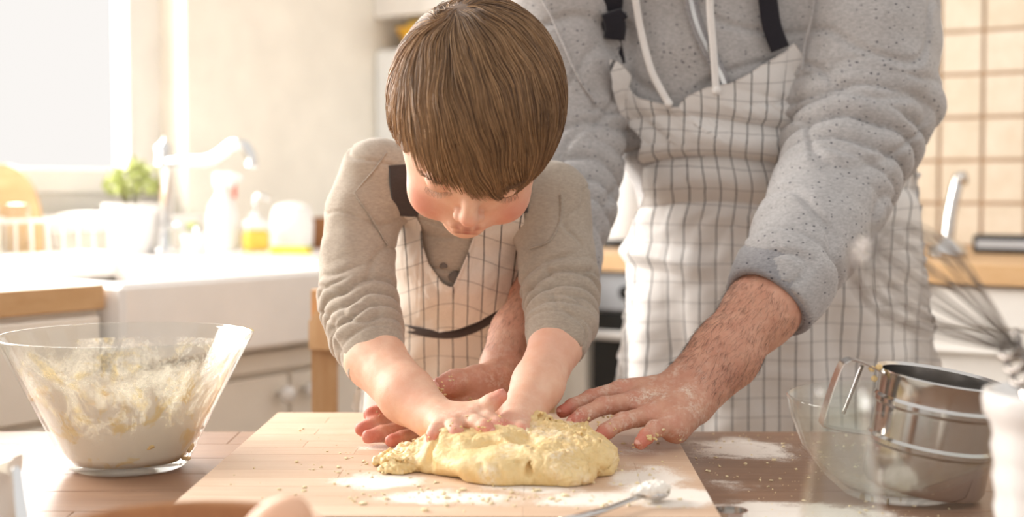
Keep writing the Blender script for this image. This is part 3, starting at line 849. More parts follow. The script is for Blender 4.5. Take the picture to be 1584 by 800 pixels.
# ------------------------------------------------------------------ chair
ch = empty('dining_chair', ((658 - CX) / F * 2.0, 2.02, 0), .0, label='pale beech dining chair whose backrest shows left of the child', cat='chair')
MB().box(-.20, .20, -.20, .18, .43, .455, .01).obj('seat', M['chairwood'], ch)
for sx in (-1, 1):
    MB().box(sx * .175 - .018, sx * .175 + .018, -.19, -.155, 0, .43, .004).obj('leg', M['chairwood'], ch)
    MB().add(*(lambda v: (v, [(0, 2, 3, 1), (4, 5, 7, 6), (0, 1, 5, 4), (2, 6, 7, 3), (0, 4, 6, 2), (1, 3, 7, 5)]))([(sx * .172 + a * .019, y0 + b_, z) for z, y0 in ((0, .19), (.89, .20)) for b_ in (-.013, .017) for a in (-1, 1)])).obj('leg', M['chairwood'], ch)
for z, h in ((.80, .085), (.62, .05)):
    V = []; Fc = []; n_ = 17
    for k in range(n_):
        a = k / (n_ - 1) * 2 - 1; x = a * .192; y = .178 - .03 * (1 - a * a) ; e = .82 if abs(a) == 1 else 1
        hh = h * (.5 + .5 * math.sqrt(max(0, 1 - abs(a) ** 10))) 
        V += [(x, y - .011, z), (x, y + .011, z), (x, y + .011, z + hh), (x, y - .011, z + hh)]
    for k in range(n_ - 1):
        o = k * 4
        for q in range(4): Fc.append((o + q, o + (q + 1) % 4, o + 4 + (q + 1) % 4, o + 4 + q))
    Fc += [(3, 2, 1, 0), tuple((n_ - 1) * 4 + q for q in range(4))]
    MB().add(V, Fc).obj('back_rail', M['chairwood'], ch)
for sx in (-1, 1): MB().box(sx * .172 - .01, sx * .172 + .01, -.16, .19, .2, .23, .003).obj('stretcher', M['chairwood'], ch)

# ------------------------------------------------------------------ table and board
tz = .75
tbx = (-.78, .80, .70, 1.737)
tab = empty('kitchen_table', (0, 1.2, 0), 0, label='brown wooden kitchen table dusted with flour', cat='table')
r2 = random.Random(5)
k = 0; y = tbx[2]
while y < tbx[3] - .001:
    y1 = min(y + .0865, tbx[3]); xs = [tbx[0], tbx[0] + r2.uniform(.35, 1.2), tbx[1]]
    for a, b in zip(xs[:-1], xs[1:]):
        MB().box(a, b - .0004, y - 1.2, y1 - 1.2 - .0005, tz - .03, tz, .0006).obj('plank', M['table'], tab)
    y = y1
MB().box(tbx[0] + .06, tbx[1] - .06, -.43, -.41, .63, .72).box(tbx[0] + .06, tbx[1] - .06, .42, .44, .63, .72).box(tbx[0] + .06, tbx[0] + .08, -.43, .44, .63, .72).box(tbx[1] - .08, tbx[1] - .06, -.43, .44, .63, .72).obj('apron_rail', M['table'], tab)
for x in (tbx[0] + .07, tbx[1] - .07):
    for yy in (-.42, .43):
        MB().lathe([(.022, 0), (.03, .5), (.035, .6), (.035, .72)], (x, yy, 0), 20, cap=True).obj('leg', M['table'], tab, smooth='auto')
# chopping board: left front (235,782) ... right front (1065,800)
BZ = .771
A = PZ(430, 638, BZ); B_ = PZ(1035, 640, BZ); Cc = PZ(1062, 786, BZ); Dd = PZ(243, 776, BZ)
ang = math.atan2((B_ - A)[1], (B_ - A)[0])
ux = np.array([math.cos(-.018), math.sin(-.018)]); uy = np.array([-ux[1], ux[0]])
Wd = .478; Dp = .555
org = A[:2] - uy * Dp
org = org + ux * .0
bd = empty('chopping_board', (org[0], org[1], tz + .0003), -.018, label='large floury beech chopping board under the dough', cat='chopping board')
y = 0; rows = 14; r2 = random.Random(11)
for k in range(rows):
    y0, y1 = k * Dp / rows, (k + 1) * Dp / rows
    xs = [0] + sorted(r2.sample([.07, .13, .19, .25, .31, .37, .42], 2)) + [Wd]
    if xs[2] - xs[1] < .08: xs.pop(1)
    for a, b in zip(xs[:-1], xs[1:]):
        MB().box(a, b - .00015, y0, y1 - .0002, 0, BZ - tz - .0003, .0003).obj('stave', M['board'], bd)
print('board', A, B_, Cc, Dd, org)

# ================================================================== THINGS ON THE TABLE
def thick(prof_out, th):
    """glass wall: outer profile bottom centre -> rim, then inner back"""
    inn = [(max(r - th, 0), z + (th if i < 2 else 0)) for i, (r, z) in enumerate(prof_out)]
    return prof_out + inn[::-1]
b = PZ(198, 722, tz); bw = empty('glass_mixing_bowl', (b[0], b[1], tz + .0006), 0, label='large clear glass mixing bowl smeared with flour and dough, left of the board', cat='bowl')
po = [(0, .0), (.058, .0), (.064, .004), (.070, .015), (.092, .060), (.115, .105), (.1335, .140), (.1345, .143)]
pi = [(.1315, .143), (.130, .139), (.111, .105), (.088, .060), (.066, .017), (.058, .0075), (0, .007)]
MB().lathe(po + pi, n=96).obj('glass', M['glass'], bw, smooth=True)
pf = [(.0, .0078), (.0575, .0082), (.0653, .018), (.0873, .0605), (.1103, .1055), (.1225, .127)]
V = []; m = MB(); m.lathe(pf, n=96); setp(m.obj('flour_film', M['smear'], bw, smooth=True), kind='stuff')
r3 = random.Random(9)
for k in range(11):
    a = r3.uniform(0, 6.28); z = r3.uniform(.012, .085)
    r = np.interp(z, [p[1] for p in pf[1:]], [p[0] for p in pf[1:]]) - .003
    s = r3.uniform(.004, .010)
    pr = [ell((r * math.cos(a) + r3.gauss(0, s * .6) * -math.sin(a), r * math.sin(a) + r3.gauss(0, s * .6) * math.cos(a), z + r3.gauss(0, s * .6)), np.array((s * .9, s * .9, s * .4)) * r3.uniform(.4, .9), .003) for _ in range(5)]
    V, Q = surf(pr, .0013, lambda p: noise(p, 260) * .0012)
    mesh_obj('dough_smear', V, Q, M['dough'], bw, local=True)
MB().lathe([(0, .0085), (.05, .0087), (.058, .011)], n=40).obj('dough_base', M['dough'], bw, smooth=True)

# dough
zb = BZ
DB = lambda px, py, z, r, k=.012: ell(PZ(px, py, z), r, k)
dprims = [
    ell((-.008, 1.405, zb + .022), (.075, .088, .040), .02),
    ell((.045, 1.41, zb + .02), (.062, .085, .042), .02),
    ell((-.062, 1.42, zb + .016), (.045, .055, .034), .012),
    ell((-.100, 1.415, zb + .010), (.026, .036, .024), .005),
    ell((-.122, 1.425, zb + .006), (.018, .022, .012), .005),
    ell((.074, 1.44, zb + .018), (.026, .05, .034), .006),
    ell((.052, 1.335, zb + .012), (.03, .026, .024), .007),
    ell((.010, 1.345, zb + .012), (.055, .032, .030), .010),
    ell((.03, 1.46, zb + .045), (.05, .045, .018), .008),
    ell((-.035, 1.42, zb + .050), (.045, .045, .016), .012),
    cap((-.12, 1.44, zb + .010), (-.055, 1.50, zb + .022), .010, .012, .008),
    ell((.022, 1.45, zb + .066), (.012, .012, .010), .003), ell((.036, 1.455, zb + .064), (.010, .010, .008), .003),
    ell((.085, 1.375, zb + .01), (.015, .02, .024), .003),
    ell((-.115, 1.385, zb + .006), (.016, .018, .014), .003),
]
# finger dents and cracks
dprims += [dict(ell((.012, 1.372, zb + .064), (.015, .018, .014), .006), sub=True), dict(ell((-.03, 1.362, zb + .058), (.024, .006, .012), .004), sub=True),
    dict(cap((-.023, 1.311, zb + .008), (-.030, 1.320, zb + .036), .003, .004, .003), sub=True), dict(cap((-.006, 1.309, zb + .006), (-.014, 1.316, zb + .030), .002, .0035, .003), sub=True),
    dict(cap((.070, 1.335, zb + .002), (.058, 1.365, zb + .066), .004, .0055, .004), sub=True), dict(cap((-.084, 1.350, zb + .0), (-.074, 1.40, zb + .06), .005, .005, .005), sub=True), dict(cap((.016, 1.316, zb + .022), (.024, 1.36, zb + .07), .0035, .004, .005), sub=True), dict(cap((-.055, 1.345, zb + .05), (-.035, 1.40, zb + .09), .005, .004, .006), sub=True),
    dict(cap((.004, 1.322, zb + .036), (.016, 1.317, zb + .042), .002, .003, .003), sub=True)]
def ddisp(p):
    n1 = fbm(p, 22, 2); n2 = noise(p, 75); n3 = noise(p, 210)
    top = np.clip((p[..., 2] - zb - .028) / .02, 0, 1); right = np.clip((p[..., 0] - .0) / .06, 0, 1); left = np.clip((-.085 - p[..., 0]) / .02, 0, 1)
    w = np.clip(.12 + .9 * np.maximum(top * (.35 + .65 * right), left) + .45 * right, 0, 1)
    cr = np.clip(.10 - np.abs(noise(p, 38, 5.0)), 0, 1) * .040 * w + np.clip(.10 - np.abs(noise(p, 90, 8.0)), 0, 1) * .022 * w
    return -(n1 * .0042 + n2 * .0045 * w + n3 * .0028 * w) + cr
for q_ in dprims:     # a flat spread lump
    for key in ('a', 'b', 'c'):
        if key in q_: q_[key][2] = zb + (q_[key][2] - zb) * .60
    if 'r' in q_: q_['r'][2] *= .60
V, Q = surf(dprims, .0012, ddisp, margin=.004, clip=lambda p: zb + .0006 - p[..., 2])
dg = mesh_obj('dough', V, Q, M['dough'])
setp(dg, label='large lump of yellow shortcrust dough being kneaded on the board', cat='dough')
DPR = dprims
# crumbs
def crumbs(name, n, region, z, smin_, smax_, mat, seed):
    q = np.random.default_rng(seed); Vs = []; Qs = []; o = 0
    base = MB().ball((0, 0, 0), 1, 6, 4); bv = np.array(base.v); tri = base.f
    m = MB()
    for k in range(n):
        x, y = region(q); s = smin_ + (smax_ - smin_) * q.random() ** 3
        v = bv * (1 + .35 * q.normal(size=(len(bv), 1))) * np.array([s * q.uniform(.7, 1.5), s * q.uniform(.7, 1.5), s * .55])
        a = q.uniform(0, 3.14); c_, s_ = math.cos(a), math.sin(a)
        v = np.stack([v[:, 0] * c_ - v[:, 1] * s_, v[:, 0] * s_ + v[:, 1] * c_, v[:, 2]], 1) + (x, y, z + s * .35)
        m.add(v, tri)
    return m
def reg_board(q):
    while True:
        x = q.normal(-.02, .13); y = q.normal(1.40, .13)
        u = (np.array([x, y]) - org) @ ux; v_ = (np.array([x, y]) - org) @ uy
        if .01 < u < Wd - .01 and .015 < v_ < Dp - .02: return x, y
def reg_front(q):
    while True:
        x = q.normal(.0, .09); y = q.normal(1.27, .035)
        u = (np.array([x, y]) - org) @ ux; v_ = (np.array([x, y]) - org) @ uy
        if .01 < u < Wd - .01 and .015 < v_ < Dp - .02: return x, y
cb = crumbs('c', 520, reg_board, BZ, .0004, .0021, None, 3); cb2 = crumbs('c', 110, reg_front, BZ, .0005, .0030, None, 4)
cb.add(cb2.v, cb2.f)
o = cb.obj('dough_crumbs', M['crumb'], None, smooth=True, kind='stuff', label='small yellow dough crumbs scattered over the chopping board', cat='crumbs')
def reg_tab(q): return q.uniform(.20, .42), q.uniform(1.2, 1.72)
def reg_tab2(q): return q.uniform(-.34, -.20), q.uniform(1.2, 1.40)
cb = crumbs('c', 260, reg_tab, tz, .0004, .0022, None, 5); c3 = crumbs('c', 22, reg_tab2, tz, .0006, .002, None, 6); cb.add(c3.v, c3.f)
cb.obj('flour_crumbs', M['crumb'], None, smooth=True, kind='stuff', label='pale crumbs scattered over the bare table top', cat='crumbs')

# knife lying on the board, floury
a = PZ(1012, 766, BZ + .006); b = PZ(880, 806, BZ + .006)
kn = empty('floury_spoon', (a[0], a[1], BZ), 0, label='metal spoon caked with flour lying near the front edge of the board', cat='spoon')
dv = (b - a)[:2]; dl = np.linalg.norm(dv); dv = dv / dl
pp_ = lambda s, z: (dv[0] * s, dv[1] * s, z)
MB().tube([pp_(.012, .010), pp_(.035, .008), pp_(.075, .006), pp_(.135, .007)], [.006, .0035, .0045, .006], 10, .5).obj('handle', M['steel'], kn, smooth=True)
pr = [ell((0, 0, .008), (.018, .012, .006), .003, R=np.array([[dv[0], dv[1], 0], [-dv[1], dv[0], 0], [0, 0, 1]]))]
V, Q = surf(pr, .0012, lambda p: noise(p, 230) * -.0012); mesh_obj('bowl', V, Q, M['steel'], kn, local=True)
pr = [ell((0, 0, .012), (.018, .012, .0055), .003, R=np.array([[dv[0], dv[1], 0], [-dv[1], dv[0], 0], [0, 0, 1]])), ell(pp_(.02, .012), (.01, .006, .004), .004)]
V, Q = surf(pr, .0012, lambda p: fbm(p, 190) * -.0025, margin=.003); setp(mesh_obj('flour_crust', V, Q, M['flour'], kn, local=True), kind='stuff')

# small metal cutter, front
b = PZ(1128, 796, tz + .012); cu = empty('biscuit_cutter', (b[0], b[1], tz), .15, label='small shiny metal biscuit cutter at the bottom edge, right of the board', cat='cutter')
MB().lathe([(.0165, 0), (.0165, .016), (.0150, .016), (.0150, 0), (.0165, 0)], n=40).obj('ring', M['chrome'], cu, smooth='auto')
MB().tube(spline([(-.016, 0, .014), (-.026, -.008, .010), (-.034, -.016, .004)], 12), .003, 8).obj('grip', M['chrome'], cu, smooth=True)

# second glass bowl with the steel flour sifter
b = PZ(1408, 768, tz); b = np.array([(1400 - CX) / F * 1.375, 1.375, tz + .0006])
b2 = empty('glass_prep_bowl', b, 0, label='wide clear glass bowl holding the steel sifter at the right', cat='bowl')
po = [(0, 0), (.052, 0), (.058, .004), (.074, .018), (.096, .048), (.108, .078), (.111, .094), (.1115, .097)]
pi = [(.1085, .097), (.108, .094), (.105, .078), (.093, .049), (.071, .021), (.055, .008), (0, .007)]
MB().lathe(po + pi, n=96).obj('glass', M['glass'], b2, smooth=True)
setp(MB().lathe([(0, .0076), (.0545, .0088), (.0705, .0217), (.0925, .0495), (.1042, .0782)], n=72).obj('flour_dust', M['dust'], b2, smooth=True), kind='stuff')
# sifter: stands tilted in the bowl
b = np.array([(1432 - CX) / F * 1.36, 1.36, tz + .012])
sf = empty('flour_sifter', b, 0, label='polished steel flour sifter cup with loop handle standing in the glass bowl', cat='sifter')
sf.rotation_euler = (math.radians(3), math.radians(8.5), 0)
R_ = .0585; H_ = .108
prof = [(R_ - .006, .004), (R_ - .004, .0), (R_ - .001, .006), (R_ - .001, .038), (R_ + .0012, .041), (R_ + .0012, .045), (R_ - .001, .048), (R_ - .001, .076), (R_ + .0012, .079), (R_ + .0012, .083), (R_ - .001, .086),
        (R_, .102), (R_ + .003, H_), (R_ + .0025, H_ + .0015), (R_ - .002, H_ - .001), (R_ - .0025, .086), (R_ - .0025, .006)]
MB().lathe(prof, n=96).obj('cup', M['steel'], sf, smooth='auto')
m = MB()
for k in range(-9, 10):
    x = k * .0056; L = math.sqrt(max(1e-5, (R_ - .004) ** 2 - x * x)); m.tube([(x, -L, .012), (x, L, .012)], .0004, 4).tube([(-L, x, .0128), (L, x, .0128)], .0004, 4)
setp(m.obj('mesh_screen', M['steel'], sf), kind='stuff')
MB().tube([(-R_ + .003, .0, .084), (0, 0, .082), (R_ - .003, 0, .084)], .0016, 8).tube(spline([(-.03, 0, .083), (-.025, 0, .03), (0, 0, .018), (.025, 0, .03), (.03, 0, .083)], 20), .0016, 8).obj('stirring_arm', M['steel'], sf, smooth=True)
# strap handle to the left
hp = spline([(-R_ + .001, -.004, .104), (-R_ - .022, -.006, .112), (-R_ - .036, -.008, .112), (-R_ - .043, -.009, .100), (-R_ - .050, -.010, .055), (-R_ - .046, -.009, .046), (-R_ - .010, -.004, .044), (-R_, -.003, .045)], 60)
m = MB(); w_ = .0095; V = []; Fc = []
Tn = np.gradient(hp, axis=0); Tn /= np.linalg.norm(Tn, axis=1, keepdims=True)
yv = np.array([0, 1, 0.]); Nn = np.cross(Tn, yv); Nn /= np.linalg.norm(Nn, axis=1, keepdims=True)
for p_, n__ in zip(hp, Nn):
    for sx, sn in ((-1, -1), (1, -1), (1, 1), (-1, 1)): V.append(p_ + yv * w_ * sx + n__ * .0007 * sn)
for k in range(len(hp) - 1):
    for q in range(4): Fc.append((k * 4 + q, k * 4 + (q + 1) % 4, k * 4 + 4 + (q + 1) % 4, k * 4 + 4 + q))
m.add(V, Fc).obj('handle', M['steel'], sf, smooth='auto')
MB().tube(spline([(-R_ - .018, .002, .108), (-R_ - .022, .004, .085), (-R_ - .027, .006, .058)], 16), .0055, 10, .35).obj('trigger', M['steel'], sf, smooth=True)
for (x, z) in ((-.006, .110), (-.012, .1075), (-.008, .0985)):
    pr = [ell((-R_ + x + rnd.gauss(0, .001), -.012 + rnd.gauss(0, .001), z), (.0028, .002, .0026), .002) for _ in range(2)]
    V, Q = surf(pr, .0007, lambda p: noise(p, 500) * .0008); mesh_obj('dough_crumb', V, Q, M['dough'], sf, local=True)

# clear bottle in the foreground
x = (1308 - CX) / F * .90
bt = empty('glass_bottle', (x, .90, tz + .0006), 0, label='blurred clear glass bottle standing closest in front of the sifter', cat='bottle')
po = [(0, 0), (.028, 0), (.031, .003), (.031, .02), (.0285, .07), (.0235, .11), (.0175, .140), (.0158, .150), (.0158, .160), (.0178, .162), (.0178, .170), (.0165, .172)]
pi = [(.0140, .171), (.0135, .150), (.0155, .139), (.0215, .109), (.0265, .069), (.0285, .02), (.026, .006), (0, .0055)]
MB().lathe(po + pi, n=64).obj('glass', M['glass'], bt, smooth=True)

# white ribbed pot at the right edge with the whisk in it
x = (1648 - CX) / F * 1.0
wp = empty('white_pot', (x, 1.0, tz), 0, label='white ribbed ceramic pot cut by the right edge', cat='pot')
m = MB(); pr_ = [(0, 0), (.034, 0), (.037, .003)]
for k in range(5):
    z = .02 + k * .022; r = .040 + .009 * z / .15
    pr_ += [(r, z), (r + .0015, z + .008), (r, z + .016)]
pr_ += [(.049, .134), (.0535, .140), (.0545, .150), (.053, .156), (.050, .156), (.047, .140), (.036, .01), (0, .008)]
m.lathe(pr_, n=80).obj('body', M['ceramic'], wp, smooth=True)
wh = empty('balloon_whisk', (x, 1.0, tz + .02), 0, label='large wire whisk leaning out of the white pot, blurred', cat='whisk')
q0 = P(1590, 600, .99) - np.array([x, 1.0, tz + .02]); neck = P(1562, 535, .97) - np.array([x, 1.0, tz + .02])
hbot = np.array([.028, -.01, .0])
MB().tube([hbot, hbot * .4 + q0 * .6, q0], [.008, .009, .007], 14).obj('handle', M['steel'], wh, smooth=True)
axis = (P(1345, 385, .84) - np.array([x, 1.0, tz + .02])) - neck; Lw = np.linalg.norm(axis); ax = axis / Lw
s1 = np.cross(ax, (0, 1, 0)); s1 /= np.linalg.norm(s1); s2 = np.cross(ax, s1)
for k in range(7):
    a = math.pi * k / 7; dr_ = s1 * math.cos(a) + s2 * math.sin(a)
    pts = [neck + dr_ * .004, neck + ax * Lw * .35 + dr_ * .018, neck + ax * Lw * .7 + dr_ * .030, neck + ax * Lw * .93 + dr_ * .022, neck + ax * Lw,
           neck + ax * Lw * .93 - dr_ * .022, neck + ax * Lw * .7 - dr_ * .030, neck + ax * Lw * .35 - dr_ * .018, neck - dr_ * .004]
    MB().tube(spline(pts, 60), .0009, 6).obj('wire', M['darkmetal'], wh, smooth=True)
cp = [q0 + (neck - q0) * t_ + s1 * .008 * math.cos(t_ * 20) + s2 * .008 * math.sin(t_ * 20) for t_ in np.linspace(0, 1.1, 50)]
MB().tube(cp, .0022, 8).obj('coil', M['darkmetal'], wh, smooth=True)

# basket with eggs, bottom left foreground
x = (310 - CX) / F * .93
bs = empty('wooden_bowl', (x, .88, tz), 0, label='stained wooden bowl of eggs at the bottom edge, out of focus', cat='bowl')
MB().lathe([(0, 0), (.05, 0), (.075, .03), (.088, .068), (.0915, .0825), (.088, .085), (.084, .080), (.071, .032), (.045, .010), (0, .009)], n=80).obj('bowl', M['basketwood'], bs, smooth=True)
def egg(name, c, rz, label):
    V = []; Fc = []; n, m_ = 24, 16
    e = MB().ball((0, 0, 0), 1, n, m_)
    V = np.array(e.v); s = .0215 * (1 - .12 * V[:, 0]); V = np.stack([V[:, 0] * .028, V[:, 1] * s, V[:, 2] * s], 1)
    o = mesh_obj(name, V, e.f, M['egg']); o.location = c; o.rotation_euler = (0, -.9, rz)
    return setp(o, label=label, cat='egg', group='eggs in the wooden bowl')
ex = (425 - CX) / F * .90
egg('egg', (ex, .90, tz + .078), .3, 'brown egg standing highest in the wooden bowl at the bottom edge')
egg('egg', (x - .012, .875, tz + .035), 1.3, 'brown egg lying deep in the middle of the wooden bowl')
egg('egg', (x + .022, .845, tz + .036), 2.3, 'brown egg lying near the front rim of the wooden bowl')
egg('egg', (x - .045, .90, tz + .04), .8, 'brown egg lying at the left side of the wooden bowl')

# flour bag with knife, left bottom corner
x = (-78 - CX) / F * 1.12
fb = empty('flour_bag', (x, 1.12, tz), .2, label='open white paper flour bag at the lower left corner', cat='bag')
V = []; Fc = []; rows_ = 12; n = 48; r4 = np.random.default_rng(2)
for i in range(rows_):
    z = .078 * i / (rows_ - 1)
    for k in range(n):
        a = 2 * math.pi * k / n; q = (abs(math.cos(a)) ** 5 + abs(math.sin(a)) ** 5) ** (-1 / 5)
        rr = (.045 + .003 * math.sin(a * 5 + z * 60) + .004 * math.sin(a * 3 - z * 90) * z / .1) * q
        V.append((rr * math.cos(a), rr * math.sin(a) * .7, z + (.006 * math.sin(a * 4) if i == rows_ - 1 else 0)))
for i in range(rows_ - 1):
    for k in range(n): Fc.append((i * n + k, i * n + (k + 1) % n, (i + 1) * n + (k + 1) % n, (i + 1) * n + k))
Fc.append(tuple(range(n))[::-1])
MB().add(V, Fc).obj('paper', M['paper'], fb, smooth=True)
setp(MB().lathe([(.0, .066), (.02, .065), (.038, .056)], n=24, sy=.8).obj('flour', M['flour'], fb, smooth=True), kind='stuff')
k0 = P(24, 722, 1.09); k1 = np.array([(36 - CX) / F * 1.06, 1.06, tz + .0015])
kf = empty('table_knife', tuple(k1), 0, label='shiny metal knife standing on end against the flour bag', cat='knife')
d_ = k0 - k1
MB().tube([(0, 0, 0), d_ * .3, d_ * .7, d_ * .97, d_], [.0055, .0062, .005, .0042, .002], 10, .25, up=(0, 1, 0)).obj('blade', M['chrome'], kf, smooth='auto')

# ================================================================== PEOPLE
def px2m(r, D): return r * D / F
def PC(lst):
    """[(px,py,D,radius m), ...] -> points, radii"""
    return [P(a, b, c) for a, b, c, d_ in lst], [d_ for a, b, c, d_ in lst]
def frame_head(yaw, pitch, roll):
    n = np.array([yaw, -math.cos(pitch), -math.sin(pitch)]); n /= np.linalg.norm(n)
    u = np.array([0, -math.sin(pitch), math.cos(pitch)]); u -= n * (u @ n); u /= np.linalg.norm(u)
    r = np.cross(u, n); 
    if r[0] < 0: r = -r
    c, s = math.cos(roll), math.sin(roll)
    R = np.array([[c, 0, s], [0, 1, 0], [-s, 0, c]])
    return R @ r, R @ n, R @ u
def head_prims(c, fr, k, child=True):
    r, n, u = fr; R = np.array([r, n, u])
    def L(x, y, z): return c + k * (r * x + n * y + u * z)
    ch = 1.0 if child else .85
    pr = [ell(L(0, -.006, .022), k * np.array((.0765, .092, .080)), .01, R),
        ell(L(0, .030, -.030), k * np.array((.060, .058, .068)), .03, R),
        ell(L(0, .063, -.084), k * np.array((.019, .017, .016)), .02, R),
        ell(L(.033, .055, -.046), k * .0262 * np.ones(3) * ch, .014, R), ell(L(-.033, .055, -.046), k * .0262 * np.ones(3) * ch, .014, R),
        cap(L(0, .088, .006), L(0, .098, -.017), k * .006, k * .0080, .008), ell(L(0, .0995, -.022), k * np.array((.0088, .0078, .0074)), .004, R),
        ell(L(.0095, .094, -.025), k * .0058 * np.ones(3), .004, R), ell(L(-.0095, .094, -.025), k * .0058 * np.ones(3), .004, R),
        dict(ell(L(.030, .096, .010), k * np.array((.016, .013, .010)), .008, R), sub=True), dict(ell(L(-.030, .096, .010), k * np.array((.016, .013, .010)), .008, R), sub=True),
        ell(L(.030, .0735, .006), k * .0142 * np.ones(3), .003, R), ell(L(-.030, .0735, .006), k * .0142 * np.ones(3), .003, R),
        ell(L(0, .080, -.050), k * np.array((.022, .014, .016)), .012, R),
        cap(L(-.013, .0885, -.047), L(.013, .0885, -.047), k * .0048, k * .0048, .003), cap(L(-.004, .0925, -.046), L(.004, .0925, -.046), k * .0045, k * .0045, .003),
        cap(L(-.010, .0885, -.0565), L(.010, .0885, -.0565), k * .0056, k * .0056, .003),
        dict(cap(L(-.016, .096, -.0515), L(.016, .096, -.0515), k * .0012, k * .0012, .002), sub=True),
        ell(L(.077, -.006, -.006), k * np.array((.007, .018, .026)), .005, R), ell(L(-.077, -.006, -.006), k * np.array((.007, .018, .026)), .005, R),
        dict(ell(L(.084, -.002, -.002), k * np.array((.005, .010, .015)), .004, R), sub=True), dict(ell(L(-.084, -.002, -.002), k * np.array((.005, .010, .015)), .004, R), sub=True)]
    return pr, L
def head_tint(V, tint, L, k):
    def blob(p, r, ch, a):
        w = np.clip(1 - np.linalg.norm(V - p, axis=1) / (r * k), 0, 1); w = w * w * (3 - 2 * w)
        tint[:, ch] = np.maximum(tint[:, ch], w * a)
    for s in (-1, 1):
        blob(L(.042 * s, .075, -.040), .036, 0, .55)
        blob(L(.078 * s, -.004, -.004), .03, 0, .5)
        blob(L(.008 * s, .092, -.0475), .0085, 2, .75); blob(L(.007 * s, .091, -.0565), .0085, 2, .8)
    blob(L(0, .108, -.022), .02, 0, .45); blob(L(0, .096, -.0475), .009, 2, .8); blob(L(0, .093, -.0565), .010, 2, .85)
def finger(pts, rad, k=.004): return chain(pts, rad, k)
def tips(V, tint, pts, r, a=.7, ch=0):
    for p in pts:
        w = np.clip(1 - np.linalg.norm(V - p, axis=1) / r, 0, 1); tint[:, ch] = np.maximum(tint[:, ch], np.clip(w * 1.6, 0, 1) * a)
def nail(tip, prev, up, r, parent, mat):
    d_ = tip - prev; d_ /= np.linalg.norm(d_); s = np.cross(d_, up); s /= np.linalg.norm(s); nn = np.cross(s, d_)
    if nn @ up < 0: nn = -nn
    c = tip + d_ * r * .28 + nn * r * .70
    e = MB().ball((0, 0, 0), 1, 14, 8); v = np.array(e.v)
    nn2 = nn * .9 + d_ * .25; d2 = d_ * .97 - nn * .25
    Vn = c + v[:, :1] * d2 * r * .78 + v[:, 1:2] * s * r * .66 + v[:, 2:] * nn2 * r * .22 - (v[:, 1:2] ** 2) * nn * r * .18
    return mesh_obj('nail', Vn, e.f, mat, parent)

# ---------------------------------------------------------------- ADULT
adult = empty('person', (.34, 2.02, 0), 0, label='adult in a grey speckled hoodie and checked apron leaning over the table', cat='person')
# image-right arm
armR = [(1336, -40, 1.88, .058), (1340, 60, 1.87, .056), (1334, 150, 1.855, .052), (1320, 215, 1.83, .048), (1292, 290, 1.78, .044), (1250, 368, 1.71, .042), (1180, 478, 1.63, .040), (1120, 545, 1.60, .036)]
armL = [(868, -10, 1.90, .054), (876, 100, 1.90, .044), (880, 190, 1.90, .041), (886, 255, 1.88, .039), (878, 330, 1.83, .036), (868, 405, 1.77, .036), (842, 452, 1.73, .036), (806, 520, 1.67, .034), (786, 566, 1.635, .029)]
torso_b = [cap(P(1185, 600, 2.10), P(1195, 400, 2.06), .155, .150, .05, (1, .72, 1)), cap(P(1195, 400, 2.06), P(1115, 110, 1.97), .150, .155, .06, (1, .70, 1)),
    cap(P(1115, 110, 1.97), P(1100, -30, 1.92), .155, .13, .05, (1, .7, 1)), cap(P(900, -40, 1.93), P(1310, -60, 1.92), .055, .055, .05)]
aneck = [cap(P(1095, -90, 1.90), P(1080, -230, 1.84), .058, .054, .04)]
hfr = frame_head(-.15, math.radians(48), .05)
hc = P(1062, -330, 1.76)
hp_, HL = head_prims(hc, hfr, 1.12, False)
PA = list(torso_b) + aneck + hp_
pts, rad = PC(armR); PA += chain(pts, rad, .02)
# wrist and left hand (image right)
wA, wB = P(1060, 588, 1.575), P(1072, 622, 1.555)
PA += [cap(pts[-1], wA, .036, .0235, .015), cap(pts[-1] + (0.006, -.004, -.010), wB, .030, .024, .015)]
FR_A = [  # knuckle, middle joint, end joint, tip
    ([(962, 603, 1.560), (915, 615, 1.545), (886, 628, 1.53), (870, 637, 1.522)], [.0105, .0088, .0078, .0072]),
    ([(978, 622, 1.535), (932, 628, 1.515), (903, 642, 1.498), (887, 653, 1.49)], [.0112, .0095, .0086, .0080]),
    ([(1004, 643, 1.515), (962, 652, 1.493), (938, 667, 1.477), (925, 678, 1.47)], [.0110, .0092, .0084, .0077]),
    ([(1036, 660, 1.498), (1012, 664, 1.478), (1000, 675, 1.464), (991, 685, 1.457)], [.0105, .0088, .0080, .0074])]
handA_t = []
for (pp2, rr2) in FR_A:
    q = [P(*p_) for p_ in pp2]
    w_ = (wA * .7 + wB * .3) if pp2[0][1] < 640 else (wA * .25 + wB * .75)
    PA += [cap(w_, q[0], .017, .0118, .012)]
    PA += finger(q, rr2, .0045); handA_t.append((q[-2], q[-1], rr2[-1]))
PA += [cap(P(1072, 628, 1.552), P(1048, 668, 1.505), .017, .0125, .014), ell(P(1040, 640, 1.53), (.026, .024, .013), .015)]
thA = [P(1040, 600, 1.585), P(1000, 612, 1.592), P(968, 622, 1.588), P(950, 630, 1.580)]
PA += chain(thA, [.015, .0125, .0105, .009], .006)
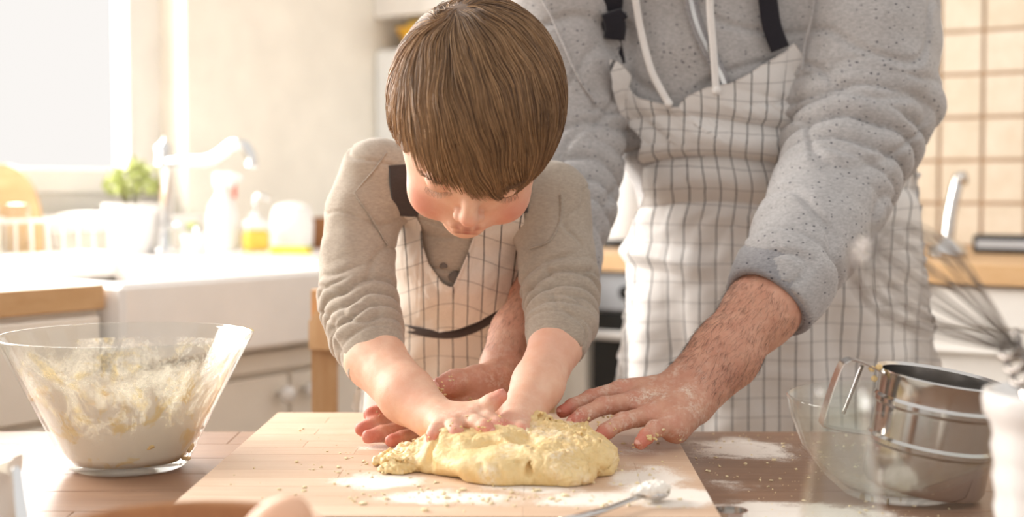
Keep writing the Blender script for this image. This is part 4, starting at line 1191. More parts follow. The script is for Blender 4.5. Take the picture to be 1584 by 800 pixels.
# image-left arm, right hand behind the child's forearm
pts2, rad2 = PC(armL); PA += chain(pts2, rad2, .02)
wL = P(772, 590, 1.612)
PA += [cap(pts2[-1], wL, .030, .026, .015)]
FR_L = [([(690, 612, 1.582), (640, 622, 1.572), (595, 633, 1.560), (573, 641, 1.553)], [.0115, .0098, .0086, .0080]),
    ([(688, 630, 1.572), (630, 642, 1.562), (583, 655, 1.545), (560, 664, 1.538)], [.0115, .0098, .0088, .0080]),
    ([(694, 648, 1.562), (636, 658, 1.548), (592, 671, 1.53), (570, 676, 1.522)], [.0110, .0094, .0084, .0076]),
    ([(702, 660, 1.550), (655, 668, 1.532), (622, 678, 1.515), (605, 682, 1.506)], [.0100, .0085, .0076, .0070])]
handL_t = []
for (pp2, rr2) in FR_L:
    q = [P(*p_) for p_ in pp2]
    PA += [cap(wL, q[0], .018, .013, .012)]; PA += finger(q, rr2, .0045); handL_t.append((q[-2], q[-1], rr2[-1]))
thL = [P(768, 585, 1.600), P(738, 590, 1.582), P(704, 592, 1.562), P(683, 598, 1.553)]
PA += chain(thL, [.020, .0175, .0140, .0118], .006) + [ell(P(735, 612, 1.585), (.030, .020, .018), .012)]
def skin_disp_a(p): return noise(p, 120) * .0005
Va, Qa = surf(PA, .0021, None)
Va = relax(Va, Qa, 1, .4)
N = vnormals(Va, Qa); Va = Va + N * (fbm(Va, 150, 2) * .00045)[:, None]
# tendons / knuckle creases
tin = np.zeros((len(Va), 3))
alltips = [b_ for a_, b_, r_ in handA_t + handL_t]
tips(Va, tin, alltips, .020, .75); tips(Va, tin, [P(*f[0][0]) for f in FR_A], .018, .35); tips(Va, tin, [P(*f[0][1]) for f in FR_A], .014, .4)
tips(Va, tin, [thL[-1]], .022, .5)
hand_c = P(985, 640, 1.52); hand_c2 = P(690, 620, 1.57)
w = np.maximum(np.clip(1.35 - np.linalg.norm(Va - hand_c, axis=1) / .10, 0, 1), np.clip(1.2 - np.linalg.norm(Va - hand_c2, axis=1) / .11, 0, 1) * .8)
tin[:, 1] = w; head_tint(Va, tin, HL, 1.12)
body_a = mesh_obj('body', Va, Qa, M['skin_adult'], adult, tint=tin)
for a_, b_, r_ in handA_t: nail(b_, a_, np.array([-.1, -.35, .93]), r_, body_a if False else adult, M['nail'])
nail(thL[-1], thL[-2], np.array([.2, -.5, .85]), .0115, adult, M['nail'])

def folds(S_, rv, lam, seed, tw=1.6, p=.6):
    rn = rv / (np.linalg.norm(rv, axis=1, keepdims=True) + 1e-9)
    ph = S_ / lam * math.pi + 1.3 * rn[:, 0] + tw * noise(rn * 1.1 + np.array([0, 0, 0]), 1.0, seed) + .7 * noise(np.stack([S_ * 6, rn[:, 0], rn[:, 1]], 1), 1.0, seed + 3)
    return np.abs(np.sin(ph)) ** p
def zone(S_, *kv):
    return np.interp(S_, [a for a, b in kv], [b for a, b in kv])
# hoodie
slR = [(1336, -40, 1.88, .098), (1340, 60, 1.87, .090), (1334, 150, 1.855, .087), (1320, 215, 1.83, .082), (1292, 290, 1.78, .068), (1250, 368, 1.71, .061), (1212, 428, 1.66, .055), (1187, 468, 1.635, .051)]
slL = [(868, -10, 1.90, .085), (876, 100, 1.90, .066), (880, 190, 1.90, .060), (886, 255, 1.88, .058), (878, 330, 1.83, .052), (865, 405, 1.77, .048), (845, 452, 1.73, .046)]
tor_h = [cap(P(1190, 470, 2.085), P(1198, 350, 2.05), .175, .170, .05, (1, .72, 1)), cap(P(1198, 350, 2.05), P(1115, 90, 1.965), .170, .172, .06, (1, .72, 1)),
    cap(P(1115, 90, 1.965), P(1100, -60, 1.92), .172, .14, .05, (1, .72, 1)), cap(P(890, -40, 1.93), P(1310, -60, 1.92), .080, .080, .05), cap(P(1095, -110, 1.90), P(1090, -160, 1.89), .085, .080, .03)]
Rp, Rr = PC(slR); Lp, Lr = PC(slL)
def openend(pts, rad):   # flat cut at the cuff
    d_ = pts[-1] - pts[-2]; d_ /= np.linalg.norm(d_)
    return pts[-1] + d_ * rad[-1] * .05, d_
eR, dR = openend(Rp, Rr); eL, dL = openend(Lp, Lr)
def clip_h(p):
    a = np.where(np.linalg.norm(p - eR, axis=-1) < .10, (p - eR) @ dR, -1.)
    b_ = np.where(np.linalg.norm(p - eL, axis=-1) < .09, (p - eL) @ dL, -1.)
    c_ = (P(1190, 505, 2.08)[2] - p[..., 2])
    return np.maximum(np.maximum(a, b_), c_)
PH = tor_h + chain(Rp, Rr, .03) + chain(Lp, Lr, .03)
Vh, Qh = surf(PH, .0032, None, clip=clip_h)
Vh = relax(Vh, Qh, 1, .5); N = vnormals(Vh, Qh)
S1, rv1, d1 = along(Vh, Rp); S2, rv2, d2 = along(Vh, Lp); LR = np.sum([np.linalg.norm(Rp[i + 1] - Rp[i]) for i in range(len(Rp) - 1)]); LL = np.sum([np.linalg.norm(Lp[i + 1] - Lp[i]) for i in range(len(Lp) - 1)])
disp = fbm(Vh, 9, 3, 4.0) * .006 + (np.clip(.10 - np.abs(noise(Vh * (1, 1, 1.6), 7, 9.0)), 0, 1)) * -.10 * .6
inR = np.clip((.115 - d1) / .02, 0, 1) * (Vh[:, 0] > .36 - (S1 > .2) * 2); inL = np.clip((.10 - d2) / .02, 0, 1) * (Vh[:, 0] < .19)
zR = zone(S1, (0, .0), (.13, .0), (.155, .45), (.19, .5), (.215, 1.), (.29, 1.0), (.33, .30), (.37, .12), (LR, 0.0))
zL = zone(S2, (0, .0), (.13, .0), (.17, .8), (LL - .12, 1.0), (LL - .06, .3), (LL, .2))
disp = disp + inR * zR * (folds(S1, rv1, .033, 2.0, .9, .36) - .85) * .019 + inL * zL * (folds(S2, rv2, .034, 6.0, .9, .36) - .85) * .014
# elbow pouch on the right silhouette
w = np.clip(1 - np.linalg.norm((Vh - P(1432, 165, 1.86)) / (.045, .08, .045), axis=1), 0, 1); disp += w * .018
# cuff seam groove
disp += -inR * np.exp(-((S1 - (LR - .060)) / .0028) ** 2) * .0035 - inL * np.exp(-((S2 - (LL - .05)) / .0028) ** 2) * .003
Vh = Vh + N * disp[:, None]; Vh = relax(Vh, Qh, 1, .3)
hoodie = mesh_obj('hoodie', Vh, Qh, M['hoodie'], adult)
hoodie['label'] = 'light grey zip hoodie with dark flecks and pushed-up sleeves'
# hood lying at the neck
hd_ = [cap(P(1090 + 190 * math.cos(a), -120 - 40 * math.sin(a), 1.93 - .10 * math.sin(a)), P(1090 + 190 * math.cos(a + .4), -120 - 40 * math.sin(a + .4), 1.93 - .10 * math.sin(a + .4)), .035, .035, .02) for a in np.arange(-1.4, 4.4, .4)]
Vx, Qx = surf(hd_, .004, lambda p: fbm(p, 14, 2) * .008); mesh_obj('hood', Vx, Qx, M['hoodie'], adult)
# trousers and shoes, hidden by table and apron
tr = [cap(P(1190, 520, 2.10), P(1190, 700, 2.10), .168, .165, .04, (1, .75, 1))]
for sx in (-1, 1):
    hx = .36 + .10 * sx
    tr += [cap((hx, 2.11, .80), (hx + .02 * sx, 2.13, .50), .095, .072, .04), cap((hx + .02 * sx, 2.13, .50), (hx + .03 * sx, 2.18, .09), .070, .055, .03)]
Vx, Qx = surf(tr, .006, lambda p: fbm(p, 12, 2) * .004); mesh_obj('trousers', Vx, Qx, M['denim'], adult)
for sx in (-1, 1):
    hx = .36 + .13 * sx
    Vx, Qx = surf([cap((hx, 2.20, .05), (hx + .02 * sx, 2.02, .035), .046, .036, .03), cap((hx, 2.19, .08), (hx, 2.18, .12), .045, .048, .02)], .005, clip=lambda p: .002 - p[..., 2]); mesh_obj('shoe', Vx, Qx, M['shoe'], adult)

def drape(name, prims, gx, gy, off, uvs, mat, parent, ripple, sm=6, tmin=1.3, tmax=2.3, dsm=6, sight=False):
    """cloth sheet laid over a solid; gx, gy = sight-line grid of its shape"""
    p, dr, t, bd = march(prims, gx, gy, tmin, tmax)
    for _ in range(dsm):
        tp = np.pad(t, 1, mode='edge'); t = t * .4 + .15 * (tp[:-2, 1:-1] + tp[2:, 1:-1] + tp[1:-1, :-2] + tp[1:-1, 2:])
    o = np.array([0, 0, CAMZ]); p = o + dr * t[..., None]
    # normals of the sheet
    def nrm(p):
        a = np.gradient(p, axis=1); b_ = np.gradient(p, axis=0); n_ = np.cross(a, b_); n_ /= np.linalg.norm(n_, axis=-1, keepdims=True) + 1e-9
        return n_ * np.sign(-(n_ * dr).sum(-1, keepdims=True))
    n_ = nrm(p); p = p + (-dr * 1.2 if sight else n_) * (off + ripple)[..., None]
    ny, nx = gx.shape; th = .0009
    n_ = nrm(p)
    front = p + n_ * th; back = p - n_ * th
    V = np.concatenate([front.reshape(-1, 3), back.reshape(-1, 3)])
    I = np.arange(nx * ny).reshape(ny, nx); q = np.stack([I[:-1, :-1], I[:-1, 1:], I[1:, 1:], I[1:, :-1]], -1).reshape(-1, 4)
    k = nx * ny
    def rim(a): return np.stack([a[:-1], a[:-1] + k, a[1:] + k, a[1:]], 1)
    Q = np.concatenate([q[:, ::-1], q + k, rim(I[0]), rim(I[-1])[:, ::-1], rim(I[:, 0])[:, ::-1], rim(I[:, -1])])
    uv = np.concatenate([uvs.reshape(-1, 2)] * 2)
    return mesh_obj(name, V, Q, mat, parent, uv=uv), p, n_
def grid(nx, ny): return np.meshgrid(np.linspace(0, 1, nx), np.linspace(0, 1, ny))
def cur(t, pts): 
    pts = np.array(pts, float); d_ = pts[:, 0]
    return np.interp(t, d_, pts[:, 1])
# adult apron
S, Tt = grid(200, 260)
yy0 = cur(S, [(0, 92), (.06, 118), (.16, 150), (.24, 158), (.31, 162), (.38, 146), (.48, 134), (.60, 128), (.72, 112), (.86, 88), (.94, 68), (1, 92)])
yb = 745
Y = yy0 + (yb - yy0) * Tt
XL = cur(Y, [(60, 935), (92, 935), (130, 944), (185, 966), (215, 1000), (240, 994), (300, 1002), (340, 985), (380, 976), (470, 966), (600, 951), (745, 946)])
XR = cur(Y, [(60, 1236), (100, 1238), (160, 1262), (215, 1395), (260, 1418), (400, 1432), (500, 1446), (600, 1458), (745, 1464)])
X = XL + (XR - XL) * S
skirt = tor_h + chain(Lp[:3], Lr[:3], .03) + [cap(P(1195, 420, 2.06), P(1205, 760, 2.10), .178, .20, .05, (1, .68, 1))]
vfold = np.clip((Y - 330) / 250, 0, 1)
rip = .006 * np.sin(S * 26 + 2.2 * np.sin(Tt * 5)) * vfold * (.4 + .6 * np.abs(np.sin(S * 5 + 1))) + .010 * np.exp(-((S - .10) / .05) ** 2) * np.clip((Y - 400) / 150, 0, 1)
# rolls across the belly and the overhanging top
hf = np.clip(1 - np.abs(Y - 240) / 110, 0, 1)
P3 = np.stack([S * 3, Y / 120, S * 0], -1)
rip = rip + hf * .022 * (np.abs(np.sin((Y + 26 * np.sin(S * 4 + .6)) / 42 * math.pi / 1.6)) ** .7 - .6) + .004 * fbm(P3, 1.4, 3) + .010 * np.clip(1 - (Y - yy0) / 60, 0, 1)
rip = rip + .012 * np.clip(1 - np.abs(Y - 395 - 90 * (S - .1)) / 22, 0, 1) * np.clip(1 - S / .35, 0, 1)
Uq = np.stack([(X - 1180) * (1 + .10 * np.sin(Tt * 9) * hf) * 1.97 / F + .010 * np.sin(Y / 30 + 1.5 * S) * hf * np.clip(1.2 - S, 0, 1) + (Y - 300) * .00003 * (S - .5), -(Y * 1.97 / F + .010 * np.sin(S * 5 + 1) * np.clip(1 - (Y - 250) / 300, 0, 1) + .015 * (S - .3) * hf)], -1)
apron, _, _ = drape('apron', skirt, X, Y, .007, Uq, M['apron_adult'], adult, rip)
apron['label'] = 'white bib apron with thin black check lines'
def path_on(prims, pix, off, n=40, **k):
    q = spline([(a, b_, 0) for a, b_ in pix], n)
    p, dr, t, bd = march(prims, q[:, 0], q[:, 1], **k)
    for _ in range(3):
        tp = np.pad(t, 1, mode='edge'); t = .5 * t + .25 * (tp[:-2] + tp[2:])
    return np.array([0, 0, CAMZ]) + dr * (t - off)[:, None]
for pix in ([(972, -60), (983, 0), (992, 50), (1008, 110), (1034, 160)], [(1102, -60), (1098, 0), (1103, 70), (1108, 140)]):
    pt = path_on(tor_h, pix, .020)
    MB().tube(pt, .0048, 12, .55, up=(0, 1, 0)).ball(pt[-1], .0058).obj('drawstring', M['cord'], adult, smooth=True, local=False)
pt = path_on(tor_h, [(1060, -60), (1068, 0), (1082, 50), (1112, 110), (1120, 130)], .009)
MB().tube(pt, .0085, 8, .2, up=(0, 1, 0)).obj('zip_tape', M['hoodcuff'], adult, smooth=True, local=False)
m = MB()
for i in range(0, 39):
    for f_ in (0, .5):
        c_ = pt[i] * (1 - f_) + pt[i + 1] * f_; m.box(c_[0] - .0028, c_[0] + .0028, c_[1] - .0035, c_[1] - .001, c_[2] - .0009, c_[2] + .0009)
m.obj('zip_teeth', M['steel'], adult, local=False)
for pix, w_ in (([(950, -60), (948, 0), (944, 50), (952, 100)], .0135), ([(1180, -60), (1188, 0), (1194, 40), (1207, 76)], .0125)):
    pt = path_on(tor_h, pix, .014)
    MB().tube(pt, w_, 10, .10, up=(0, 1, 0)).obj('neck_strap', M['ribbon'], adult, smooth=True, local=False)
pt = path_on(tor_h, [(966, 20), (940, 44), (922, 66)], .022, 12); MB().tube(pt, [.007] * 4 + [.012] * 8, 10, .3, up=(0, 1, 0)).obj('strap_knot', M['ribbon'], adult, smooth=True, local=False)
pt = path_on(tor_h, [(946, 18), (952, 40), (950, 60)], .024, 12); MB().tube(pt, .014, 12, .45, up=(0, 1, 0)).obj('strap_knot', M['ribbon'], adult, smooth=True, local=False)
PHall = PH
for pix in ([(828, -20), (850, 20), (868, 60), (895, 120), (925, 165)], [(1262, -20), (1255, 30), (1245, 70), (1240, 110)]):
    pt = path_on(PHall, pix, .003); MB().tube(pt, .0015, 8).obj('seam', M['hoodie'], adult, smooth=True, local=False)
# rib cuffs
for (e_, d_, r_, nm) in ((eR, dR, Rr[-1], 0), (eL, dL, Lr[-1], 1)):
    pr = [e_ - d_ * .004, e_ + d_ * .002]
    ring = []
    a1 = np.cross(d_, (0, 0, 1)); a1 /= np.linalg.norm(a1); a2 = np.cross(d_, a1)
    V = []; Fc = []; n = 140; prof = [(-.050, .004), (-.046, .006), (-.02, .0045), (-.002, .003), (.003, -.001), (.002, -.006), (-.02, -.008)]
    for s_, o_ in prof:
        for k in range(n):
            a = 2 * math.pi * k / n; rr = r_ + o_ + .0006 * math.cos(a * 70) + .0025 * math.sin(a * 3 + s_ * 60) - .001 * math.cos(2 * a)
            V.append(e_ + d_ * s_ + (a1 * math.cos(a) + a2 * math.sin(a)) * rr)
    for i in range(len(prof) - 1):
        for k in range(n): Fc.append((i * n + k, i * n + (k + 1) % n, (i + 1) * n + (k + 1) % n, (i + 1) * n + k))
    mesh_obj('cuff', V, Fc, M['hoodcuff'], adult)

def strands(name, P0, mat, parent, rad, tintv, sides=3, taper=True):
    """P0: (n,m,3) polylines"""
    n, m_, _ = P0.shape
    Tn = np.gradient(P0, axis=1); Tn /= np.linalg.norm(Tn, axis=-1, keepdims=True) + 1e-9
    ref = np.zeros_like(Tn); ref[..., :] = rng.normal(size=(n, 1, 3)); A_ = np.cross(Tn, ref); A_ /= np.linalg.norm(A_, axis=-1, keepdims=True) + 1e-9; B2 = np.cross(Tn, A_)
    t = np.linspace(0, 1, m_); rr = rad * (np.clip(1.15 - t ** 3, .15, 1) if taper else np.ones(m_))
    rr = rr[None, :, None] if np.isscalar(rad) else rr
    V = np.stack([P0 + rr * (math.cos(2 * math.pi * k / sides) * A_ + math.sin(2 * math.pi * k / sides) * B2) for k in range(sides)], 2)
    I = np.arange(n * m_ * sides).reshape(n, m_, sides); q = []
    for k in range(sides):
        k2 = (k + 1) % sides; q.append(np.stack([I[:, :-1, k], I[:, :-1, k2], I[:, 1:, k2], I[:, 1:, k]], -1).reshape(-1, 4))
    tt = np.zeros((n, m_, sides, 3)); tt[..., 0] = tintv[:, None, None] if tintv.ndim == 1 else tintv[:, :, None]
    return setp(mesh_obj(name, V.reshape(-1, 3), np.concatenate(q), mat, parent, tint=tt.reshape(-1, 3)), kind='stuff')
# arm hair
def arm_hair(seg, nh, seed):
    q = np.random.default_rng(seed); S_, rv, d_ = along(Va, seg); Lt = sum(np.linalg.norm(seg[i + 1] - seg[i]) for i in range(len(seg) - 1))
    Nv = vnormals(Va, Qa); ok = np.nonzero((d_ < .05) & (S_ > .002) & (S_ < Lt - .001) & (Nv[:, 2] > -.45))[0]
    ids = q.choice(ok, nh); root = Va[ids]; nn = Nv[ids]
    dirv = seg[-1] - seg[0]; dirv = dirv / np.linalg.norm(dirv)
    dv = dirv + .55 * nn + q.normal(size=(nh, 3)) * .28 + np.array([0, 0, -.35]); dv -= nn * np.minimum(0, (dv * nn).sum(1) - .15)[:, None]; dv /= np.linalg.norm(dv, axis=1, keepdims=True)
    t = np.linspace(0, 1, 5)[None, :, None]; ln = q.uniform(.006, .013, size=(nh, 1, 1))
    Pp = root[:, None] + dv[:, None] * t * ln - nn[:, None] * t * t * ln * .25
    strands('arm_hair', Pp, M['hair_dark'], adult, .00008, q.random(nh))
arm_hair([P(1190, 470, 1.63), P(1120, 545, 1.60), P(1068, 600, 1.57)], 1900, 3)
arm_hair([P(842, 440, 1.73), P(806, 520, 1.67), P(786, 566, 1.635)], 900, 4)

def head_hair(c, fr, radii, whorl, bias, n, seed, mats, parent, lenr=(.06, .11), rad=.00035, facecut=(.28, .30), sidecut=(-.30, -.30), fr_=(.26, .25, .25)):
    r, nn, u = fr; R = np.array([r, nn, u]); q = np.random.default_rng(seed); radii = np.array(radii)
    w0 = np.array(whorl, float); w0 /= np.linalg.norm(w0)
    g = q.normal(size=(n * 3, 3)); g /= np.linalg.norm(g, axis=1, keepdims=True)
    face = (g[:, 1] > facecut[0]) & (g[:, 2] < facecut[1] + .15 * g[:, 0] ** 2)
    side = (np.abs(g[:, 0]) > .55) & (g[:, 2] < -.25 + .0 * g[:, 1]) & (g[:, 1] > -.35)
    ok = ~face & ~side & (g[:, 2] > -.62) & ~((g[:, 1] > .1) & (g[:, 2] < .0))
    g = g[ok][:n]; n = len(g); m_ = 9
    L_ = q.uniform(*lenr, size=n) * (1 + .25 * noise(g, 3.0, 3)); st = L_ / radii.mean() / (m_ - 1)
    pos = g.copy(); out = []; bias = np.array(bias, float); lay = q.random(n); alive = np.ones(n, bool)
    cl = noise(g, 9, 2.); 
    for i in range(m_):
        t = i / (m_ - 1)
        lift = 1.0 + .035 * math.sin(min(t * 2.2, 1.57)) * (.4 + lay) + .045 * lay * t * (1 - .5 * t) + .012 * cl
        out.append(pos * lift[:, None])
        tg = pos * (pos @ w0)[:, None] - w0; tg /= np.linalg.norm(tg, axis=1, keepdims=True) + .15
        b_ = bias - pos * (pos @ bias)[:, None]
        sw = np.cross(w0, pos) * .35
        d_ = tg + b_ + sw + .50 * np.stack([noise(pos, 3.2, 11 + 7 * k_) for k_ in range(3)], 1) + .12 * np.stack([noise(g, 14, 31 + 7 * k_) for k_ in range(3)], 1)
        d_ += np.array([0, 0, -1.0])[None] * np.clip(-pos[:, 2:3] + .25, 0, 1) * .8
        d_ -= pos * (d_ * pos).sum(1)[:, None]; d_ /= np.linalg.norm(d_, axis=1, keepdims=True) + 1e-9
        jit = lay * .16
        sc_ = np.where(pos[:, 0] < 0, sidecut[0], sidecut[1]); stop = ((pos[:, 1] > .28) & (pos[:, 2] < np.maximum(fr_[0] - jit * 1.5 + .16 * noise(g, 5, 9) - np.where(pos[:, 0] < -.1, fr_[1], fr_[2]) * (pos[:, 0] + .1), sc_))) | ((pos[:, 2] < sc_ - jit * 1.2) & (pos[:, 1] > -.45)) | (pos[:, 2] < -.85)
        alive &= ~stop
        pos = pos + d_ * (st * alive)[:, None]; pos /= np.linalg.norm(pos, axis=1, keepdims=True)
    Pp = np.stack(out, 1) * radii; Pp = Pp @ R + c
    tn = np.clip(.34 + .30 * noise(g * np.array([2.2, 1, 1]), 6, 5)[:, None] + .20 * q.normal(size=(n, 1)) + .35 * np.linspace(-.4, .7, m_)[None, :] - .18 * g[:, :1], 0, 1)
    o = strands('hair_strands', Pp, mats, parent, rad, tn)
    # under layer
    fcut = dict(ell(c + nn * radii[1] * 1.02 - u * radii[2] * .62, np.array((radii[0] * 1.0, radii[1] * .80, radii[2] * .98)), .01, R), sub=True)
    cut2 = dict(ell(c - u * radii[2] * 1.25 - nn * 0, np.array((radii[0] * 1.5, radii[1] * 1.0, radii[2] * .75)), .01, R), sub=True)
    pr = [ell(c, radii * 1.005, .01, R), fcut, cut2]
    Vx, Qx = surf(pr, .0022, lambda p: noise(p * (1.5, 1, 1), 70) * .0008)
    tt = np.zeros((len(Vx), 3)); tt[:, 0] = np.clip(.12 + .15 * noise(Vx, 90), 0, 1)
    mesh_obj('hair', Vx, Qx, mats, parent, tint=tt)
head_hair(HL(0, -.008, .024), hfr, np.array((.0800, .0955, .0845)) * 1.12, (0, -.5, .8), (0, .2, 0), 6000, 21, M['hair_dark'], adult, (.02, .04), .0004)

# ---------------------------------------------------------------- CHILD
child = empty('person', (-.09, 1.93, .457), 0, label='small child with brown hair in a beige jersey and checked apron kneading dough', cat='person')
KH = 1.07
cfr = frame_head(.14, math.radians(56), math.radians(11))
cc = P(734, 186, 1.475)
cp_, CL = head_prims(cc, cfr, KH, True)
ctor = [cap(P(690, 590, 1.90), P(700, 500, 1.86), .078, .076, .04, (1, .8, 1)), cap(P(700, 500, 1.86), P(722, 370, 1.765), .076, .078, .04, (1, .8, 1)), cap(P(722, 370, 1.765), P(728, 300, 1.70), .078, .058, .03, (1, .8, 1)), cap(P(596, 280, 1.685), P(850, 315, 1.685), .028, .028, .04)]
PCc = list(cp_) + ctor + [cap(P(728, 285, 1.66), P(735, 235, 1.57), .036, .036, .03)]
cR = [(580, 272, 1.685, .028), (560, 330, 1.675, .027), (552, 400, 1.655, .027), (553, 462, 1.63, .028), (580, 555, 1.565, .0325), (630, 612, 1.505, .029), (672, 647, 1.467, .0235)]
cL = [(855, 310, 1.685, .028), (860, 360, 1.68, .027), (862, 410, 1.66, .027), (867, 455, 1.64, .028), (861, 532, 1.575, .0285), (832, 595, 1.515, .0265), (808, 640, 1.472, .0225)]
q1, r1 = PC(cR); q2, r2_ = PC(cL)
PCc += chain(q1, r1, .012) + chain(q2, r2_, .012)
CH1 = [([(735, 645, 1.436), (756, 648, 1.428), (770, 656, 1.420), (777, 663, 1.415)], [.0088, .0078, .0072, .0064]),
    ([(720, 652, 1.428), (738, 655, 1.415), (750, 662, 1.405), (757, 668, 1.400)], [.0090, .0084, .0080, .0072]),
    ([(700, 656, 1.424), (702, 662, 1.408), (705, 669, 1.400), (706, 676, 1.396)], [.0088, .0080, .0076, .0068]),
    ([(682, 659, 1.426), (674, 666, 1.412), (670, 674, 1.405), (669, 681, 1.402)], [.0084, .0074, .0068, .0062])]
ct_ = []
for pp2, rr2 in CH1:
    q = [P(*p_) for p_ in pp2]; PCc += [cap(q1[-1], q[0], .016, .0098, .010)] + finger(q, rr2, .0035); ct_.append((q[-2], q[-1], rr2[-1]))
th1 = [P(700, 640, 1.455), P(735, 636, 1.445), P(760, 623, 1.438), P(774, 613, 1.436)]
PCc += chain(th1, [.0125, .0098, .0086, .0074], .005)
CH2 = [([(786, 653, 1.446), (772, 658, 1.430), (764, 664, 1.418), (758, 669, 1.412)], [.0086, .0076, .0070, .0062]),
    ([(792, 657, 1.440), (780, 662, 1.424), (773, 668, 1.412), (768, 673, 1.406)], [.0086, .0076, .0070, .0062]),
    ([(798, 659, 1.436), (792, 664, 1.420), (788, 670, 1.410), (785, 674, 1.405)], [.0084, .0074, .0068, .0060]),
    ([(806, 659, 1.436), (807, 663, 1.420), (806, 668, 1.412), (805, 673, 1.408)], [.0088, .0080, .0076, .0070])]
for pp2, rr2 in CH2:
    q = [P(*p_) for p_ in pp2]; PCc += [cap(q2[-1], q[0], .015, .0095, .010)] + finger(q, rr2, .0035); ct_.append((q[-2], q[-1], rr2[-1]))
th2 = [P(800, 642, 1.47), P(782, 640, 1.475), P(768, 645, 1.47)]
PCc += chain(th2, [.0115, .0088, .0072], .005)
Vc, Qc = surf(PCc, .0014, None)
Vc = relax(Vc, Qc, 1, .4)
tin = np.zeros((len(Vc), 3)); tips(Vc, tin, [b_ for a_, b_, r_ in ct_] + [th1[-1]], .016, .8); tips(Vc, tin, [P(*f[0][0]) for f in CH1 + CH2], .014, .4)
tips(Vc, tin, [P(*f[0][1]) for f in CH1], .010, .35)
w = np.maximum(np.clip(1.3 - np.linalg.norm(Vc - P(715, 655, 1.43), axis=1) / .055, 0, 1), np.clip(1.2 - np.linalg.norm(Vc - P(790, 660, 1.43), axis=1) / .045, 0, 1)); tin[:, 1] = w
head_tint(Vc, tin, CL, KH)
mesh_obj('body', Vc, Qc, M['skin_child'], child, tint=tin)
for a_, b_, r_ in ct_[:4] + ct_[7:8]: nail(b_, a_, np.array([0, -.45, .9]), r_, child, M['nail'])
nail(th1[-1], th1[-2], np.array([-.3, .2, .93]), .0072, child, M['nail'])
# lashes and brows
q = np.random.default_rng(12); Pl = []
for s_ in (-1, 1):
    for k in range(26):
        a = k / 25 * 2 - 1; p0 = CL(.030 * s_ + .0125 * a, .0865 - .004 * a * a, .0005 + .003 * a * a); 
        d_ = cfr[1] * .55 - cfr[2] * .85 + cfr[0] * a * .35; Pl.append([p0 + d_ * t_ * .0050 * KH + cfr[1] * t_ * t_ * .002 for t_ in np.linspace(0, 1, 5)])
strands('eyelashes', np.array(Pl), M['hair_dark'], child, .00022, q.random(len(Pl)) * .4)
Pl = []
for s_ in (-1, 1):
    for k in range(110):
        a = q.uniform(-1, 1); p0 = CL(.031 * s_ + .017 * a, .0905 - .007 * (a * s_ + .2) ** 2 - .004 * abs(a), .0225 + q.normal() * .0016 - .003 * a * a)
        d_ = cfr[0] * s_ * .9 + cfr[2] * .2; Pl.append([p0 + d_ * t_ * .006 + cfr[1] * .0012 for t_ in np.linspace(0, 1, 4)])
strands('eyebrows', np.array(Pl), M['hair'], child, .00018, q.random(len(Pl)) * .4)
head_hair(CL(0, -.008, .024), cfr, np.array((.0810, .0985, .0850)) * KH, (-.10, -.50, .82), (.75, .25, -.15), 25000, 5, M['hair'], child, (.055, .105), .00030, sidecut=(-.56, -.68), fr_=(.17, .20, 1.0))

# jersey
sR = [(580, 272, 1.685, .043), (560, 330, 1.675, .040), (552, 400, 1.655, .040), (553, 462, 1.63, .041), (566, 515, 1.59, .0375), (586, 566, 1.555, .0345)]
sL = [(855, 310, 1.685, .042), (860, 360, 1.68, .040), (862, 410, 1.66, .041), (867, 455, 1.64, .040), (868, 498, 1.60, .0355), (860, 541, 1.57, .0310)]
a1_, b1_ = PC(sR); a2_, b2_ = PC(sL)
jt = [cap(P(692, 580, 1.90), P(702, 490, 1.86), .086, .084, .04, (1, .8, 1)), cap(P(702, 490, 1.86), P(722, 370, 1.765), .084, .088, .04, (1, .8, 1)), cap(P(722, 370, 1.765), P(728, 305, 1.70), .088, .066, .03, (1, .8, 1)), cap(P(596, 275, 1.685), P(850, 310, 1.685), .042, .042, .03), cap(P(728, 285, 1.665), P(732, 262, 1.63), .046, .043, .02)]
PJ = jt + chain(a1_, b1_, .02) + chain(a2_, b2_, .02)
e1, g1 = openend(a1_, b1_); e2, g2 = openend(a2_, b2_)
ntop = P(733, 255, 1.615); ndir = (P(735, 235, 1.57) - P(728, 285, 1.66)); ndir /= np.linalg.norm(ndir)
def clip_c(p):
    a = np.where(np.linalg.norm(p - e1, axis=-1) < .075, (p - e1) @ g1, -1.); b_ = np.where(np.linalg.norm(p - e2, axis=-1) < .07, (p - e2) @ g2, -1.)
    c_ = np.where(np.linalg.norm(p - ntop, axis=-1) < .07, (p - ntop) @ ndir, -1.)
    return np.maximum(np.maximum(a, b_), np.maximum(c_, P(700, 600, 1.89)[2] - p[..., 2]))
Vj, Qj = surf(PJ, .0023, None, clip=clip_c); Vj = relax(Vj, Qj, 1, .5); N = vnormals(Vj, Qj)
S1, rv1, d1 = along(Vj, a1_); S2, rv2, d2 = along(Vj, a2_)
L1 = sum(np.linalg.norm(a1_[i + 1] - a1_[i]) for i in range(len(a1_) - 1)); L2 = sum(np.linalg.norm(a2_[i + 1] - a2_[i]) for i in range(len(a2_) - 1))
in1 = np.clip((.06 - d1) / .012, 0, 1); in2 = np.clip((.06 - d2) / .012, 0, 1)
disp = fbm(Vj, 14, 3, 2.) * .003 - np.clip(.09 - np.abs(noise(Vj * (1, 1, 1.7), 13, 6.)), 0, 1) * .03
disp += in1 * zone(S1, (0, 0), (.12, .0), (.155, .9), (L1 - .045, 1), (L1 - .03, .15), (L1, 0)) * (folds(S1, rv1, .019, 12., 1.0, .5) - .78) * .0090
